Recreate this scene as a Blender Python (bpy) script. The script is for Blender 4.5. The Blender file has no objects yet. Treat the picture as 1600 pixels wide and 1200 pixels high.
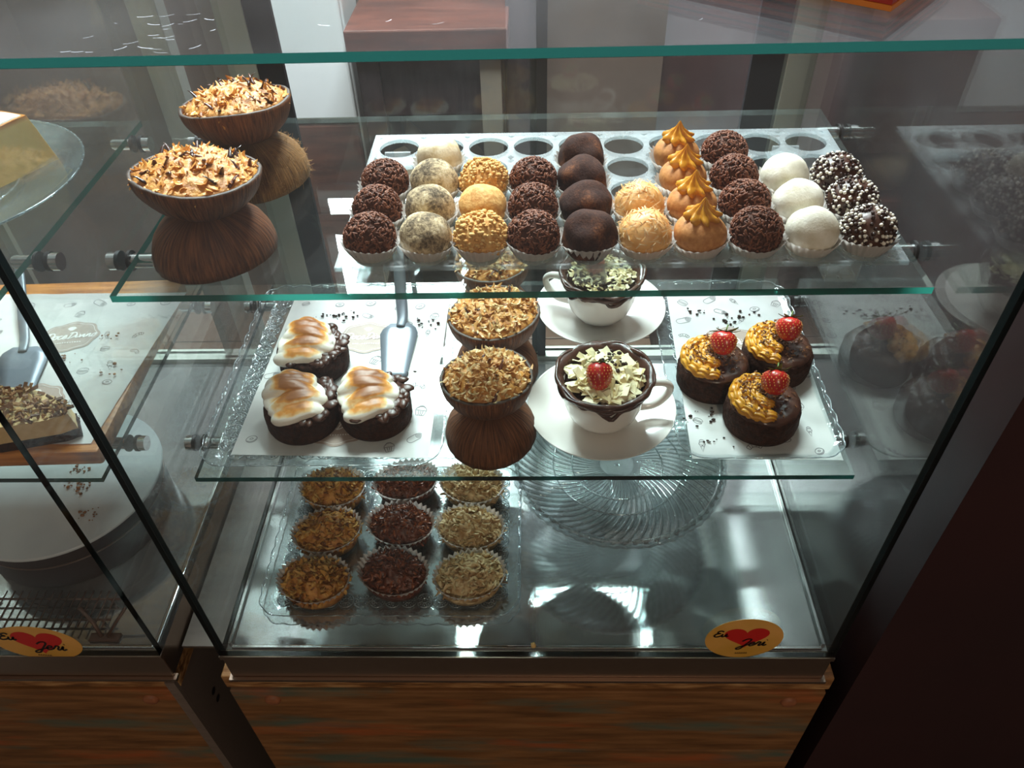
import bpy, bmesh, math, random
import numpy as np
from mathutils import Vector, Matrix, noise as mnoise
random.seed(7)
PI = math.pi
S = bpy.context.scene
COL = S.collection

# ------------------------------------------------------------------ camera
cam_d = bpy.data.cameras.new('camera'); cam = bpy.data.objects.new('camera', cam_d); COL.objects.link(cam)
pit, yaw, roll = 0.7551, -0.0393, -0.0344
fw = Vector((math.sin(yaw)*math.cos(pit), math.cos(yaw)*math.cos(pit), -math.sin(pit)))
rt = Vector((math.cos(yaw), -math.sin(yaw), 0)); up = rt.cross(fw)
r2 = math.cos(roll)*rt + math.sin(roll)*up; u2 = -math.sin(roll)*rt + math.cos(roll)*up
m = Matrix((r2, u2, -fw)).transposed().to_4x4(); m.translation = Vector((0.0137, -0.4072, 0.785))
cam.matrix_world = m
cam_d.sensor_width = 36; cam_d.lens = 1215.9/1600*36; cam_d.clip_start = 0.02; cam_d.clip_end = 50
S.camera = cam

# ------------------------------------------------------------------ world, lamps, exposure
w = bpy.data.worlds.new('dim_room_air'); S.world = w; w.use_nodes = True
w.node_tree.nodes['Background'].inputs['Color'].default_value = (1.0, 0.76, 0.60, 1)
w.node_tree.nodes['Background'].inputs['Strength'].default_value = 0.09

def area(name, loc, rot, sx, sy, power, color):
    d = bpy.data.lights.new(name, 'AREA'); d.shape = 'RECTANGLE'; d.size = sx; d.size_y = sy
    d.energy = power; d.color = color
    o = bpy.data.objects.new(name, d); COL.objects.link(o); o.location = loc; o.rotation_euler = rot
    return o
area('window_daylight', (-0.86, 4.22, 3.275), (-PI/2, 0, 0), 1.00, 1.15, 270, (0.80, 0.95, 1.0))
area('fluorescent_tube_light', (0.02, 1.06, 1.86), (0, 0, 0), 1.25, 0.40, 92, (0.90, 0.97, 1.0))
area('warm_front_fill', (0.3, -2.2, 1.6), (math.radians(62), 0, 0), 0.25, 0.25, 8.5, (1.0, 0.82, 0.64))  # added warm fill from the camera side to lift the wooden counter front
vs = S.view_settings
vs.view_transform = 'Standard'; vs.look = 'None'; vs.gamma = 1; vs.use_curve_mapping = False
vs.exposure = 0.65
cy = S.cycles
cy.max_bounces = 24; cy.transparent_max_bounces = 48; cy.transmission_bounces = 14
cy.glossy_bounces = 8; cy.diffuse_bounces = 3; cy.use_denoising = True
cy.caustics_reflective = False; cy.caustics_refractive = False; cy.sample_clamp_indirect = 4.0

# ------------------------------------------------------------------ materials
class NT:
    def __init__(s, name):
        s.m = bpy.data.materials.new(name); s.m.use_nodes = True; s.t = s.m.node_tree
        s.t.nodes.clear(); s.out = s.n('ShaderNodeOutputMaterial')
    def n(s, typ, **kw):
        x = s.t.nodes.new(typ)
        for k, v in kw.items(): setattr(x, k, v)
        return x
    def l(s, a, b): s.t.links.new(a, b)
    def coord(s, scale=(1, 1, 1), kind='Object'):
        tc = s.n('ShaderNodeTexCoord'); mp = s.n('ShaderNodeMapping'); mp.inputs['Scale'].default_value = scale
        s.l(tc.outputs[kind], mp.inputs['Vector']); return mp.outputs[0]
    def noise(s, vec, scale, detail=4, rough=.55):
        x = s.n('ShaderNodeTexNoise'); x.inputs['Scale'].default_value = scale
        x.inputs['Detail'].default_value = detail; x.inputs['Roughness'].default_value = rough
        if vec is not None: s.l(vec, x.inputs['Vector'])
        return x.outputs['Fac']
    def ramp(s, fac, stops):
        x = s.n('ShaderNodeValToRGB'); e = x.color_ramp.elements
        while len(e) > 1: e.remove(e[0])
        e[0].position = stops[0][0]; e[0].color = (*stops[0][1], 1)
        for p, c in stops[1:]:
            k = e.new(p); k.color = (*c, 1)
        s.l(fac, x.inputs[0]); return x.outputs[0]
    def mixc(s, fac, a, b, mode='MIX'):
        x = s.n('ShaderNodeMix', data_type='RGBA', blend_type=mode)
        for sock, v in ((x.inputs[0], fac), (x.inputs[6], a), (x.inputs[7], b)):
            if hasattr(v, 'is_output'): s.l(v, sock)
            elif isinstance(v, (int, float)): sock.default_value = v
            else: sock.default_value = (*v, 1)
        return x.outputs[2]
    def math(s, op, a, b=None):
        x = s.n('ShaderNodeMath', operation=op)
        for i, v in enumerate((a, b)):
            if v is None: continue
            if hasattr(v, 'is_output'): s.l(v, x.inputs[i])
            else: x.inputs[i].default_value = v
        return x.outputs[0]
    def bump(s, h, strength, dist=.001):
        b = s.n('ShaderNodeBump'); b.inputs['Strength'].default_value = strength; b.inputs['Distance'].default_value = dist
        s.l(h, b.inputs['Height']); return b.outputs[0]
    def bsdf(s, color, rough=.5, metal=0, spec=.5, normal=None, sss=0, coat=0):
        p = s.n('ShaderNodeBsdfPrincipled')
        if hasattr(color, 'is_output'): s.l(color, p.inputs['Base Color'])
        else: p.inputs['Base Color'].default_value = (*color, 1)
        if hasattr(rough, 'is_output'): s.l(rough, p.inputs['Roughness'])
        else: p.inputs['Roughness'].default_value = rough
        p.inputs['Metallic'].default_value = metal; p.inputs['Specular IOR Level'].default_value = spec
        p.inputs['Coat Weight'].default_value = coat; p.inputs['Coat Roughness'].default_value = .12
        if sss: 
            p.inputs['Subsurface Weight'].default_value = sss; p.inputs['Subsurface Radius'].default_value = (1, .6, .35)
            p.inputs['Subsurface Scale'].default_value = .004
        if normal: s.l(normal, p.inputs['Normal'])
        return p.outputs[0]
    def mixs(s, fac, a, b):
        x = s.n('ShaderNodeMixShader')
        if hasattr(fac, 'is_output'): s.l(fac, x.inputs[0])
        else: x.inputs[0].default_value = fac
        s.l(a, x.inputs[1]); s.l(b, x.inputs[2]); return x.outputs[0]
    def done(s, sh): s.l(sh, s.out.inputs[0]); return s.m

def lin(r, g, b):
    f = lambda c: (c/255/12.92) if c/255 <= .04045 else ((c/255+.055)/1.055)**2.4
    return (f(r), f(g), f(b))

def simple(name, c, rough=.5, metal=0, spec=.5, c2=None, nscale=200, bscale=0, bstr=.3, stretch=(1, 1, 1), sss=0, coat=0, lo=.35, hi=.65, bdist=.001):
    t = NT(name); v = t.coord(stretch); col = c
    if c2: col = t.ramp(t.noise(v, nscale), [(lo, c), (hi, c2)])
    nm = t.bump(t.noise(v, bscale, 5), bstr, bdist) if bscale else None
    return t.done(t.bsdf(col, rough, metal, spec, nm, sss, coat))

def schlick(t, f0=.04, gain=1.0):
    lw = t.n('ShaderNodeLayerWeight'); lw.inputs[0].default_value = .5
    p = t.math('POWER', lw.outputs['Facing'], 5.0)
    return t.math('ADD', t.math('MULTIPLY', p, (1-f0)*gain), f0)

def clear(name, tint=(.985, 1, .993), f0=.04, haze=0.0, hcol=(.8, .85, .9), hscale=9, bump=None, rough=0.0, gain=1.0):
    """thin clear sheet: straight transmission plus Fresnel reflection, with a little dust"""
    t = NT(name)
    tr = t.n('ShaderNodeBsdfTransparent'); tr.inputs[0].default_value = (*tint, 1)
    g = t.n('ShaderNodeBsdfGlossy'); g.inputs['Roughness'].default_value = rough
    if bump:
        t.l(t.bump(t.noise(t.coord(), bump[0], 2), bump[1], .002), g.inputs['Normal'])
    sh = t.mixs(schlick(t, f0, gain), tr.outputs[0], g.outputs[0])
    if haze:
        d = t.n('ShaderNodeBsdfDiffuse'); d.inputs[0].default_value = (*hcol, 1)
        tl = t.n('ShaderNodeBsdfTranslucent'); tl.inputs[0].default_value = (*hcol, 1)
        f = t.noise(t.coord(), hscale, 6, .65)
        f = t.math('MULTIPLY', t.math('POWER', f, 2.0), haze*2)
        sh = t.mixs(f, sh, t.mixs(.5, d.outputs[0], tl.outputs[0]))
    return t.done(sh)

def edge_mat(name, c, k=.5):
    t = NT(name)
    tl = t.n('ShaderNodeBsdfTranslucent'); tl.inputs[0].default_value = (*c, 1)
    tr = t.n('ShaderNodeBsdfTransparent'); tr.inputs[0].default_value = (*[x*1.2 for x in c], 1)
    g = t.n('ShaderNodeBsdfGlossy'); g.inputs['Roughness'].default_value = .08
    return t.done(t.mixs(.10, t.mixs(k, tl.outputs[0], tr.outputs[0]), g.outputs[0]))

def island(name, stops, rough=.6, spec=.4, nscale=300, bscale=0, trans=.0, sss=0):
    t = NT(name); gi = t.n('ShaderNodeNewGeometry')
    f = t.math('ADD', t.math('MULTIPLY', gi.outputs['Random Per Island'], .75), t.math('MULTIPLY', t.noise(t.coord(), nscale, 3), .25))
    c = t.ramp(f, stops)
    nm = t.bump(t.noise(t.coord(), bscale, 4), .5) if bscale else None
    sh = t.bsdf(c, rough, 0, spec, nm, sss)
    if trans:
        tl = t.n('ShaderNodeBsdfTranslucent'); t.l(c, tl.inputs[0]); sh = t.mixs(trans, sh, tl.outputs[0])
    return t.done(sh)

def vcol(name, rough=.5, nscale=0, bscale=0, bstr=.3, sss=0, spec=.5, coat=0):
    t = NT(name); a = t.n('ShaderNodeVertexColor'); a.layer_name = 'Col'; c = a.outputs[0]
    if nscale: c = t.mixc(.35, c, t.ramp(t.noise(t.coord(), nscale), [(.3, (.25, .25, .25)), (.7, (1, 1, 1))]), 'MULTIPLY')
    nm = t.bump(t.noise(t.coord(), bscale, 4), bstr) if bscale else None
    return t.done(t.bsdf(c, rough, 0, spec, nm, sss, coat))

M = {}
M['glass'] = clear('clear_glass', haze=.012)
M['pane_glass'] = clear('dusty_pane_glass', (.975, .99, .985), haze=.075, hscale=5)
M['front_glass'] = clear('front_pane_glass', (.985, .995, .99), haze=.006, hscale=4)
M['top_glass'] = clear('scratched_top_glass', (.96, .985, .975), haze=.05, hscale=6, hcol=(.8, .8, .85))
M['shelf_glass'] = clear('shelf_glass', (.95, .985, .965), haze=.014, hscale=8)
M['edge'] = edge_mat('green_glass_edge', (.022, .20, .155), .12)
M['door_glass'] = clear('door_glass', (.96, .98, .97), .018, haze=.01, gain=.5)
M['plate_glass'] = clear('plate_glass', (.93, .96, .95), .08, haze=.14, hcol=(.8, .95, 1), hscale=30, gain=1.4)
M['edge_clear'] = clear('pale_glass_edge', (.88, .95, .93), .10, haze=.22, hcol=(.75, .9, .88), hscale=40)
M['edge_top'] = edge_mat('dark_green_glass_edge', (.004, .045, .038), .06)
M['edge_dark'] = edge_mat('dark_glass_edge', (.006, .010, .010), .03)
M['acrylic'] = clear('clear_acrylic', (.97, .985, .985), .05, haze=.32, hcol=(.85, .95, 1), hscale=30, bump=(25, .05), rough=.42, gain=1.3)
M['lace'] = clear('clear_moulded_plastic', (.95, .97, .97), .06, haze=.07, hcol=(.8, .92, 1), hscale=60, bump=(160, .35), gain=1.4)
M['rosette'] = clear('raised_clear_plastic', (.62, .68, .70), .30, haze=.40, hcol=(.85, .96, 1), hscale=90, rough=.12, gain=1.5)
t = NT('cast_glass'); g = t.n('ShaderNodeBsdfGlass'); g.inputs['IOR'].default_value = 1.45; g.inputs['Color'].default_value = (.93, .96, .97, 1)
M['cast_glass'] = t.done(g.outputs[0])
def steel(name, c, rough, sc, bs=.08, vari=.12, met=1.0):
    t = NT(name); v = t.coord(sc)
    f = t.noise(v, 60, 3)
    col = t.ramp(f, [(.3, tuple(x*(1-vari) for x in c)), (.7, c)])
    return t.done(t.bsdf(col, rough, met, .5, t.bump(f, bs, .0005)))
M['floor_steel'] = steel('polished_steel_floor', (.66, .68, .69), .035, (30, 1, 1), .04, met=.82)
M['rail'] = steel('brushed_aluminium_rail', (.42, .31, .24), .36, (1, 60, 60))
M['alu'] = simple('satin_aluminium', lin(176, 180, 172), .42, .35)
M['dark_frame'] = simple('black_door_seal', lin(32, 32, 40), .4)
M['side_sheet'] = steel('dull_steel_sheet', (.22, .17, .14), .45, (1, 40, 3), .05, .25, met=.25)
M['gap_sheet'] = simple('grimy_metal_sheet', lin(66, 58, 50), .5, .2, c2=lin(88, 80, 70), nscale=9, stretch=(1, 4, 1))
M['chrome'] = simple('chrome', (.80, .80, .80), .07, 1.0)
M['rubber'] = simple('black_rubber', (.012, .010, .010), .45)
M['spatula'] = steel('spatula_steel', lin(128, 136, 146), .42, (40, 1, 1), .03, met=.35)
# painted reclaimed wood
t = NT('weathered_painted_wood'); v = t.coord((1, 1, 4)); v2 = t.coord((1.6, 1, 12))
base = t.ramp(t.noise(v2, 7, 4), [(.26, lin(92, 62, 36)), (.50, lin(122, 84, 50)), (.7, lin(142, 100, 62))])
base = t.mixc(t.ramp(t.noise(v, 5.0, 5), [(.54, (0, 0, 0)), (.70, (.85, .85, .85))]), base, lin(76, 96, 84))
base = t.mixc(t.ramp(t.noise(t.coord((.9, 1, 4)), 6.1, 4), [(.56, (0, 0, 0)), (.74, (.8, .8, .8))]), base, lin(168, 84, 42))
M['wood'] = t.done(t.bsdf(base, .6, 0, .25, t.bump(t.noise(v2, 30, 5), .25)))
t = NT('raw_wood_edge'); v2 = t.coord((2, 8, 14))
M['wood_lip'] = t.done(t.bsdf(t.ramp(t.noise(v2, 14, 6), [(.3, lin(66, 42, 24)), (.5, lin(140, 98, 58)), (.72, lin(188, 148, 100))]), .6, 0, .3, t.bump(t.noise(v2, 40), .4)))
M['peg'] = simple('wood_peg', lin(150, 92, 58), .6, c2=lin(120, 74, 46), nscale=60)
t = NT('honey_board_wood'); v2 = t.coord((3, 30, 30))
M['board'] = t.done(t.bsdf(t.ramp(t.noise(v2, 6, 5), [(.3, lin(150, 84, 30)), (.7, lin(216, 142, 66))]), .4))
M['maroon'] = simple('dark_maroon_paint', lin(48, 19, 21), .6, c2=lin(40, 16, 19), nscale=3)
M['ceil'] = simple('dull_ceiling_paint', lin(222, 220, 216), .8)
t = NT('brown_wall_paint'); v2 = t.coord((1, 1, 1))
M['wall'] = t.done(t.bsdf(t.ramp(t.noise(v2, 2.2, 6), [(.35, lin(98, 82, 73)), (.65, lin(122, 104, 94))]), .7))
t = NT('brown_floor_tile'); v2 = t.coord((1, 1, 1))
M['tile'] = t.done(t.bsdf(t.ramp(t.noise(v2, 5, 7), [(.3, lin(98, 72, 60)), (.55, lin(122, 96, 82)), (.75, lin(146, 120, 104))]), .38))
M['grout'] = simple('grey_grout', lin(84, 76, 70), .9)
M['redwood'] = simple('red_brown_wood', lin(104, 56, 44), .5, c2=lin(76, 40, 32), nscale=8, stretch=(1, 6, 6))
M['greypost'] = simple('grey_painted_post', lin(128, 122, 112), .6)
M['darkwood'] = simple('dark_wood', lin(54, 44, 46), .5, c2=lin(40, 32, 34), nscale=10, stretch=(8, 8, 1))
M['white_panel'] = simple('white_enamel', lin(240, 244, 247), .35)
M['beige'] = simple('beige_sack_cloth', lin(150, 126, 98), .8, bscale=60)
M['porcelain'] = simple('white_porcelain', lin(236, 232, 226), .12, coat=.6)
M['paper'] = None
t = NT('white_waxed_paper')
d = t.bsdf(t.ramp(t.noise(t.coord(), 40, 4), [(.3, lin(222, 224, 222)), (.7, lin(240, 240, 238))]), .5, 0, .3, t.bump(t.noise(t.coord(), 30, 3), .3, .002))
tl = t.n('ShaderNodeBsdfTranslucent'); tl.inputs[0].default_value = (.8, .8, .78, 1)
M['paper'] = t.done(t.mixs(.25, d, tl.outputs[0]))
t = NT('white_baking_cup_paper'); d = t.bsdf(lin(238, 232, 228), .6)
tl = t.n('ShaderNodeBsdfTranslucent'); tl.inputs[0].default_value = (*lin(232, 222, 214), 1)
M['cup_paper'] = t.done(t.mixs(.45, d, tl.outputs[0]))
M['ink'] = simple('grey_ink', lin(118, 116, 118), .6)
M['emblem'] = simple('taupe_ink', lin(176, 156, 144), .55)
M['white_ink'] = simple('white_ink', lin(244, 240, 236), .5)
M['sprinkle'] = island('chocolate_sprinkles', [(.1, lin(76, 42, 30)), (.5, lin(114, 68, 50)), (.9, lin(142, 90, 66))], .55, .25)
M['choco_matte'] = simple('matte_brown_sweet', lin(70, 40, 30), .7, spec=.2, c2=lin(92, 56, 40), nscale=300, bscale=500)
M['choco'] = simple('dark_chocolate', lin(56, 30, 20), .38, c2=lin(76, 42, 28), nscale=120, bscale=160, bstr=.35)
t = NT('cocoa_powder_coat'); f1 = t.noise(t.coord(), 55, 6, .7); f2 = t.noise(t.coord(), 600, 3)
M['cocoa'] = t.done(t.bsdf(t.ramp(t.math('ADD', t.math('MULTIPLY', f1, .8), t.math('MULTIPLY', f2, .2)), [(.40, lin(50, 30, 26)), (.52, lin(72, 44, 34)), (.62, lin(118, 72, 46))]), .85, 0, .2, t.bump(f2, .5)))
t = NT('milk_powder_coat'); f1 = t.noise(t.coord(), 48, 5, .6); f2 = t.noise(t.coord(), 420, 4, .7)
M['powdered'] = t.done(t.bsdf(t.ramp(t.math('ADD', t.math('MULTIPLY', f1, .62), t.math('MULTIPLY', f2, .38)), [(.38, lin(92, 80, 66)), (.46, lin(160, 140, 112)), (.52, lin(212, 190, 152)), (.62, lin(232, 220, 198))]), .9, 0, .2, t.bump(f2, .8)))
M['powder_plain'] = simple('cream_sugar_coat', lin(206, 182, 142), .85, c2=lin(232, 216, 186), nscale=120, bscale=500, bstr=.4, lo=.38, hi=.58)
M['crumb'] = simple('golden_crumb_coat', lin(204, 142, 70), .75, c2=lin(232, 184, 112), nscale=260, bscale=420, bstr=.7)
M['crumb_bits'] = island('golden_crumb_bits', [(.1, lin(198, 138, 66)), (.9, lin(240, 200, 130))], .75)
M['coconut_orange'] = simple('orange_coconut_sweet', lin(222, 158, 84), .45, c2=lin(238, 188, 122), nscale=90, sss=.2)
M['shred'] = island('coconut_shreds', [(.1, lin(236, 190, 128)), (.9, lin(246, 222, 178))], .5, trans=.3)
M['caramel'] = simple('caramel_dusted_sweet', lin(176, 112, 54), .65, c2=lin(200, 138, 76), nscale=260, bscale=420, bstr=.25)
M['piping'] = simple('golden_caramel_piping', lin(196, 130, 24), .36, c2=lin(218, 154, 42), nscale=60, sss=.15)
M['milk'] = simple('white_milk_powder_coat', lin(216, 206, 182), .85, c2=lin(242, 236, 222), nscale=70, bscale=520, bstr=.35)
M['pearl_white'] = simple('white_sugar_pearls', lin(240, 232, 218), .3)
M['pearl_dark'] = simple('dark_sugar_pearls', lin(52, 30, 24), .3)
# coconut shell: streaks run from rim to pole
def shell_mat(name, dark, light, strk):
    t = NT(name); tc = t.n('ShaderNodeTexCoord'); sp = t.n('ShaderNodeSeparateXYZ'); t.l(tc.outputs['Object'], sp.inputs[0])
    an = t.math('ARCTAN2', sp.outputs[0], sp.outputs[1]); cb = t.n('ShaderNodeCombineXYZ')
    t.l(t.math('MULTIPLY', an, strk), cb.inputs[0]); t.l(t.math('MULTIPLY', sp.outputs[2], 22), cb.inputs[1])
    f = t.noise(cb.outputs[0], 2.2, 6, .6)
    c = t.ramp(f, [(.30, dark), (.52, tuple((a+b)/2*.9 for a, b in zip(dark, light))), (.72, light)])
    return t.done(t.bsdf(c, .62, 0, .3, t.bump(f, .8, .002)))
M['shell'] = shell_mat('coconut_shell', lin(56, 29, 18), lin(146, 92, 58), 11)
M['shell_light'] = shell_mat('fibrous_coconut_shell', lin(92, 62, 36), lin(178, 134, 84), 14)
M['shell_rim'] = simple('cut_shell_rim', lin(84, 66, 54), .6, c2=lin(58, 44, 38), nscale=160)
M['husk'] = island('husk_fibres', [(.1, lin(146, 100, 52)), (.9, lin(196, 150, 96))], .8)
M['flake_toast'] = island('toasted_coconut_flakes', [(.08, lin(120, 62, 26)), (.2, lin(196, 124, 50)), (.55, lin(228, 162, 82)), (.95, lin(240, 196, 122))], .42, nscale=90, trans=.15)
M['flake_pale'] = island('pale_toasted_coconut_flakes', [(.08, lin(110, 62, 30)), (.2, lin(184, 120, 56)), (.5, lin(222, 170, 104)), (.9, lin(240, 218, 166))], .45, nscale=90, trans=.15)
M['flake_brown'] = island('caramel_brown_coconut', [(.1, lin(76, 32, 16)), (.5, lin(120, 56, 26)), (.95, lin(160, 90, 48))], .32, .6, nscale=90)
M['flake_cream'] = island('cream_coconut', [(.1, lin(150, 112, 72)), (.5, lin(206, 174, 124)), (.95, lin(230, 208, 166))], .5, nscale=90, trans=.15)
M['flake_golden'] = island('golden_baked_coconut', [(.05, lin(62, 30, 14)), (.25, lin(146, 88, 32)), (.55, lin(206, 148, 66)), (.95, lin(232, 190, 116))], .45, nscale=60, trans=.1)
M['fill_gold'] = simple('baked_coconut_filling', lin(170, 104, 40), .5, c2=lin(222, 160, 80), nscale=130, bscale=160, bstr=.8, bdist=.003)
M['fill_brown'] = simple('brown_coconut_sweet', lin(80, 36, 18), .35, c2=lin(118, 56, 28), nscale=130, bscale=160, bstr=.7, bdist=.003)
M['fill_cream'] = simple('cream_coconut_sweet', lin(176, 140, 92), .5, c2=lin(216, 188, 142), nscale=130, bscale=160, bstr=.7, bdist=.003)
M['brownie'] = simple('brownie_crumb', lin(36, 18, 12), .75, spec=.15, c2=lin(66, 36, 25), nscale=220, bscale=170, bstr=1.0, bdist=.003)
M['ganache'] = simple('glossy_ganache', lin(64, 38, 30), .24, c2=lin(84, 52, 40), nscale=90, bscale=90, bstr=.5, bdist=.002)
t = NT('toasted_meringue'); tc = t.n('ShaderNodeTexCoord'); sp = t.n('ShaderNodeSeparateXYZ'); t.l(tc.outputs['Normal'], sp.inputs[0])
sp2 = t.n('ShaderNodeSeparateXYZ'); t.l(tc.outputs['Object'], sp2.inputs[0])
f = t.math('ADD', t.math('MULTIPLY', sp.outputs[2], .62), t.math('MULTIPLY', t.noise(tc.outputs['Object'], 70, 3), .55))
f = t.math('SUBTRACT', f, t.math('MULTIPLY', t.math('MULTIPLY', sp2.outputs[0], sp2.outputs[0]), 430.0))
f = t.math('ADD', f, t.math('MULTIPLY', t.math('SUBTRACT', sp2.outputs[2], .042), 22.0))
M['meringue'] = t.done(t.bsdf(t.ramp(f, [(.47, lin(246, 240, 228)), (.58, lin(238, 204, 150)), (.70, lin(206, 136, 58)), (.88, lin(136, 78, 28))]), .42, sss=.1))
M['choc_shave'] = island('chocolate_shavings', [(.1, lin(70, 40, 24)), (.9, lin(150, 98, 58))], .5)
M['white_shave'] = island('white_chocolate_shavings', [(.1, lin(228, 208, 152)), (.9, lin(248, 240, 206))], .45, sss=.0)
M['crumbs'] = island('dark_cake_crumbs', [(.1, lin(30, 18, 14)), (.9, lin(58, 36, 26))], .7)
M['brown_crumbs'] = island('brown_cake_crumbs', [(.1, lin(96, 58, 34)), (.9, lin(170, 116, 70))], .7)
M['berry'] = simple('strawberry_red', lin(176, 20, 22), .28, c2=lin(206, 44, 34), nscale=90, bscale=160, bstr=.4, coat=.3)
M['seed'] = simple('strawberry_seed', lin(214, 150, 70), .4)
M['leaf'] = simple('strawberry_leaf', lin(66, 96, 36), .5, c2=lin(120, 140, 60), nscale=120)
M['sticker'] = simple('gold_sticker', lin(226, 170, 92), .3, c2=lin(200, 150, 56), nscale=14)
M['heart'] = simple('red_print', lin(196, 34, 30), .35)
M['black_ink'] = simple('black_print', lin(24, 14, 12), .4)
t = NT('flan_custard'); sp = t.n('ShaderNodeSeparateXYZ'); tc = t.n('ShaderNodeTexCoord'); t.l(tc.outputs['Object'], sp.inputs[0])
M['flan'] = t.done(t.bsdf(t.ramp(t.math('MULTIPLY', sp.outputs[2], 20.0), [(.0, lin(236, 198, 112)), (.85, lin(246, 216, 136)), (.93, lin(214, 140, 52)), (1.0, lin(128, 62, 24))]), .4, sss=.2))
M['sugar'] = simple('icing_sugar', lin(244, 240, 236), .8, bscale=300)
M['cream_layer'] = simple('cream_filling', lin(206, 172, 120), .5, c2=lin(222, 192, 142), nscale=80)
M['dark_box'] = simple('dark_lacquer', lin(46, 24, 20), .6, spec=.2)
M['cake_board'] = simple('white_cake_board', lin(214, 220, 222), .45, c2=lin(196, 202, 206), nscale=12)
M['wire'] = simple('tarnished_wire', lin(92, 66, 54), .4, .2)
M['book_red'] = simple('red_cover', lin(170, 40, 22), .4)
M['book_orange'] = simple('orange_edge', lin(226, 132, 50), .5)
M['book_dark'] = simple('dark_cover', lin(50, 34, 28), .5)
M['scratch'] = simple('glass_scratch', lin(200, 205, 215), .5)
M['lamp_body'] = simple('lamp_housing', lin(200, 200, 200), .5)

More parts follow.
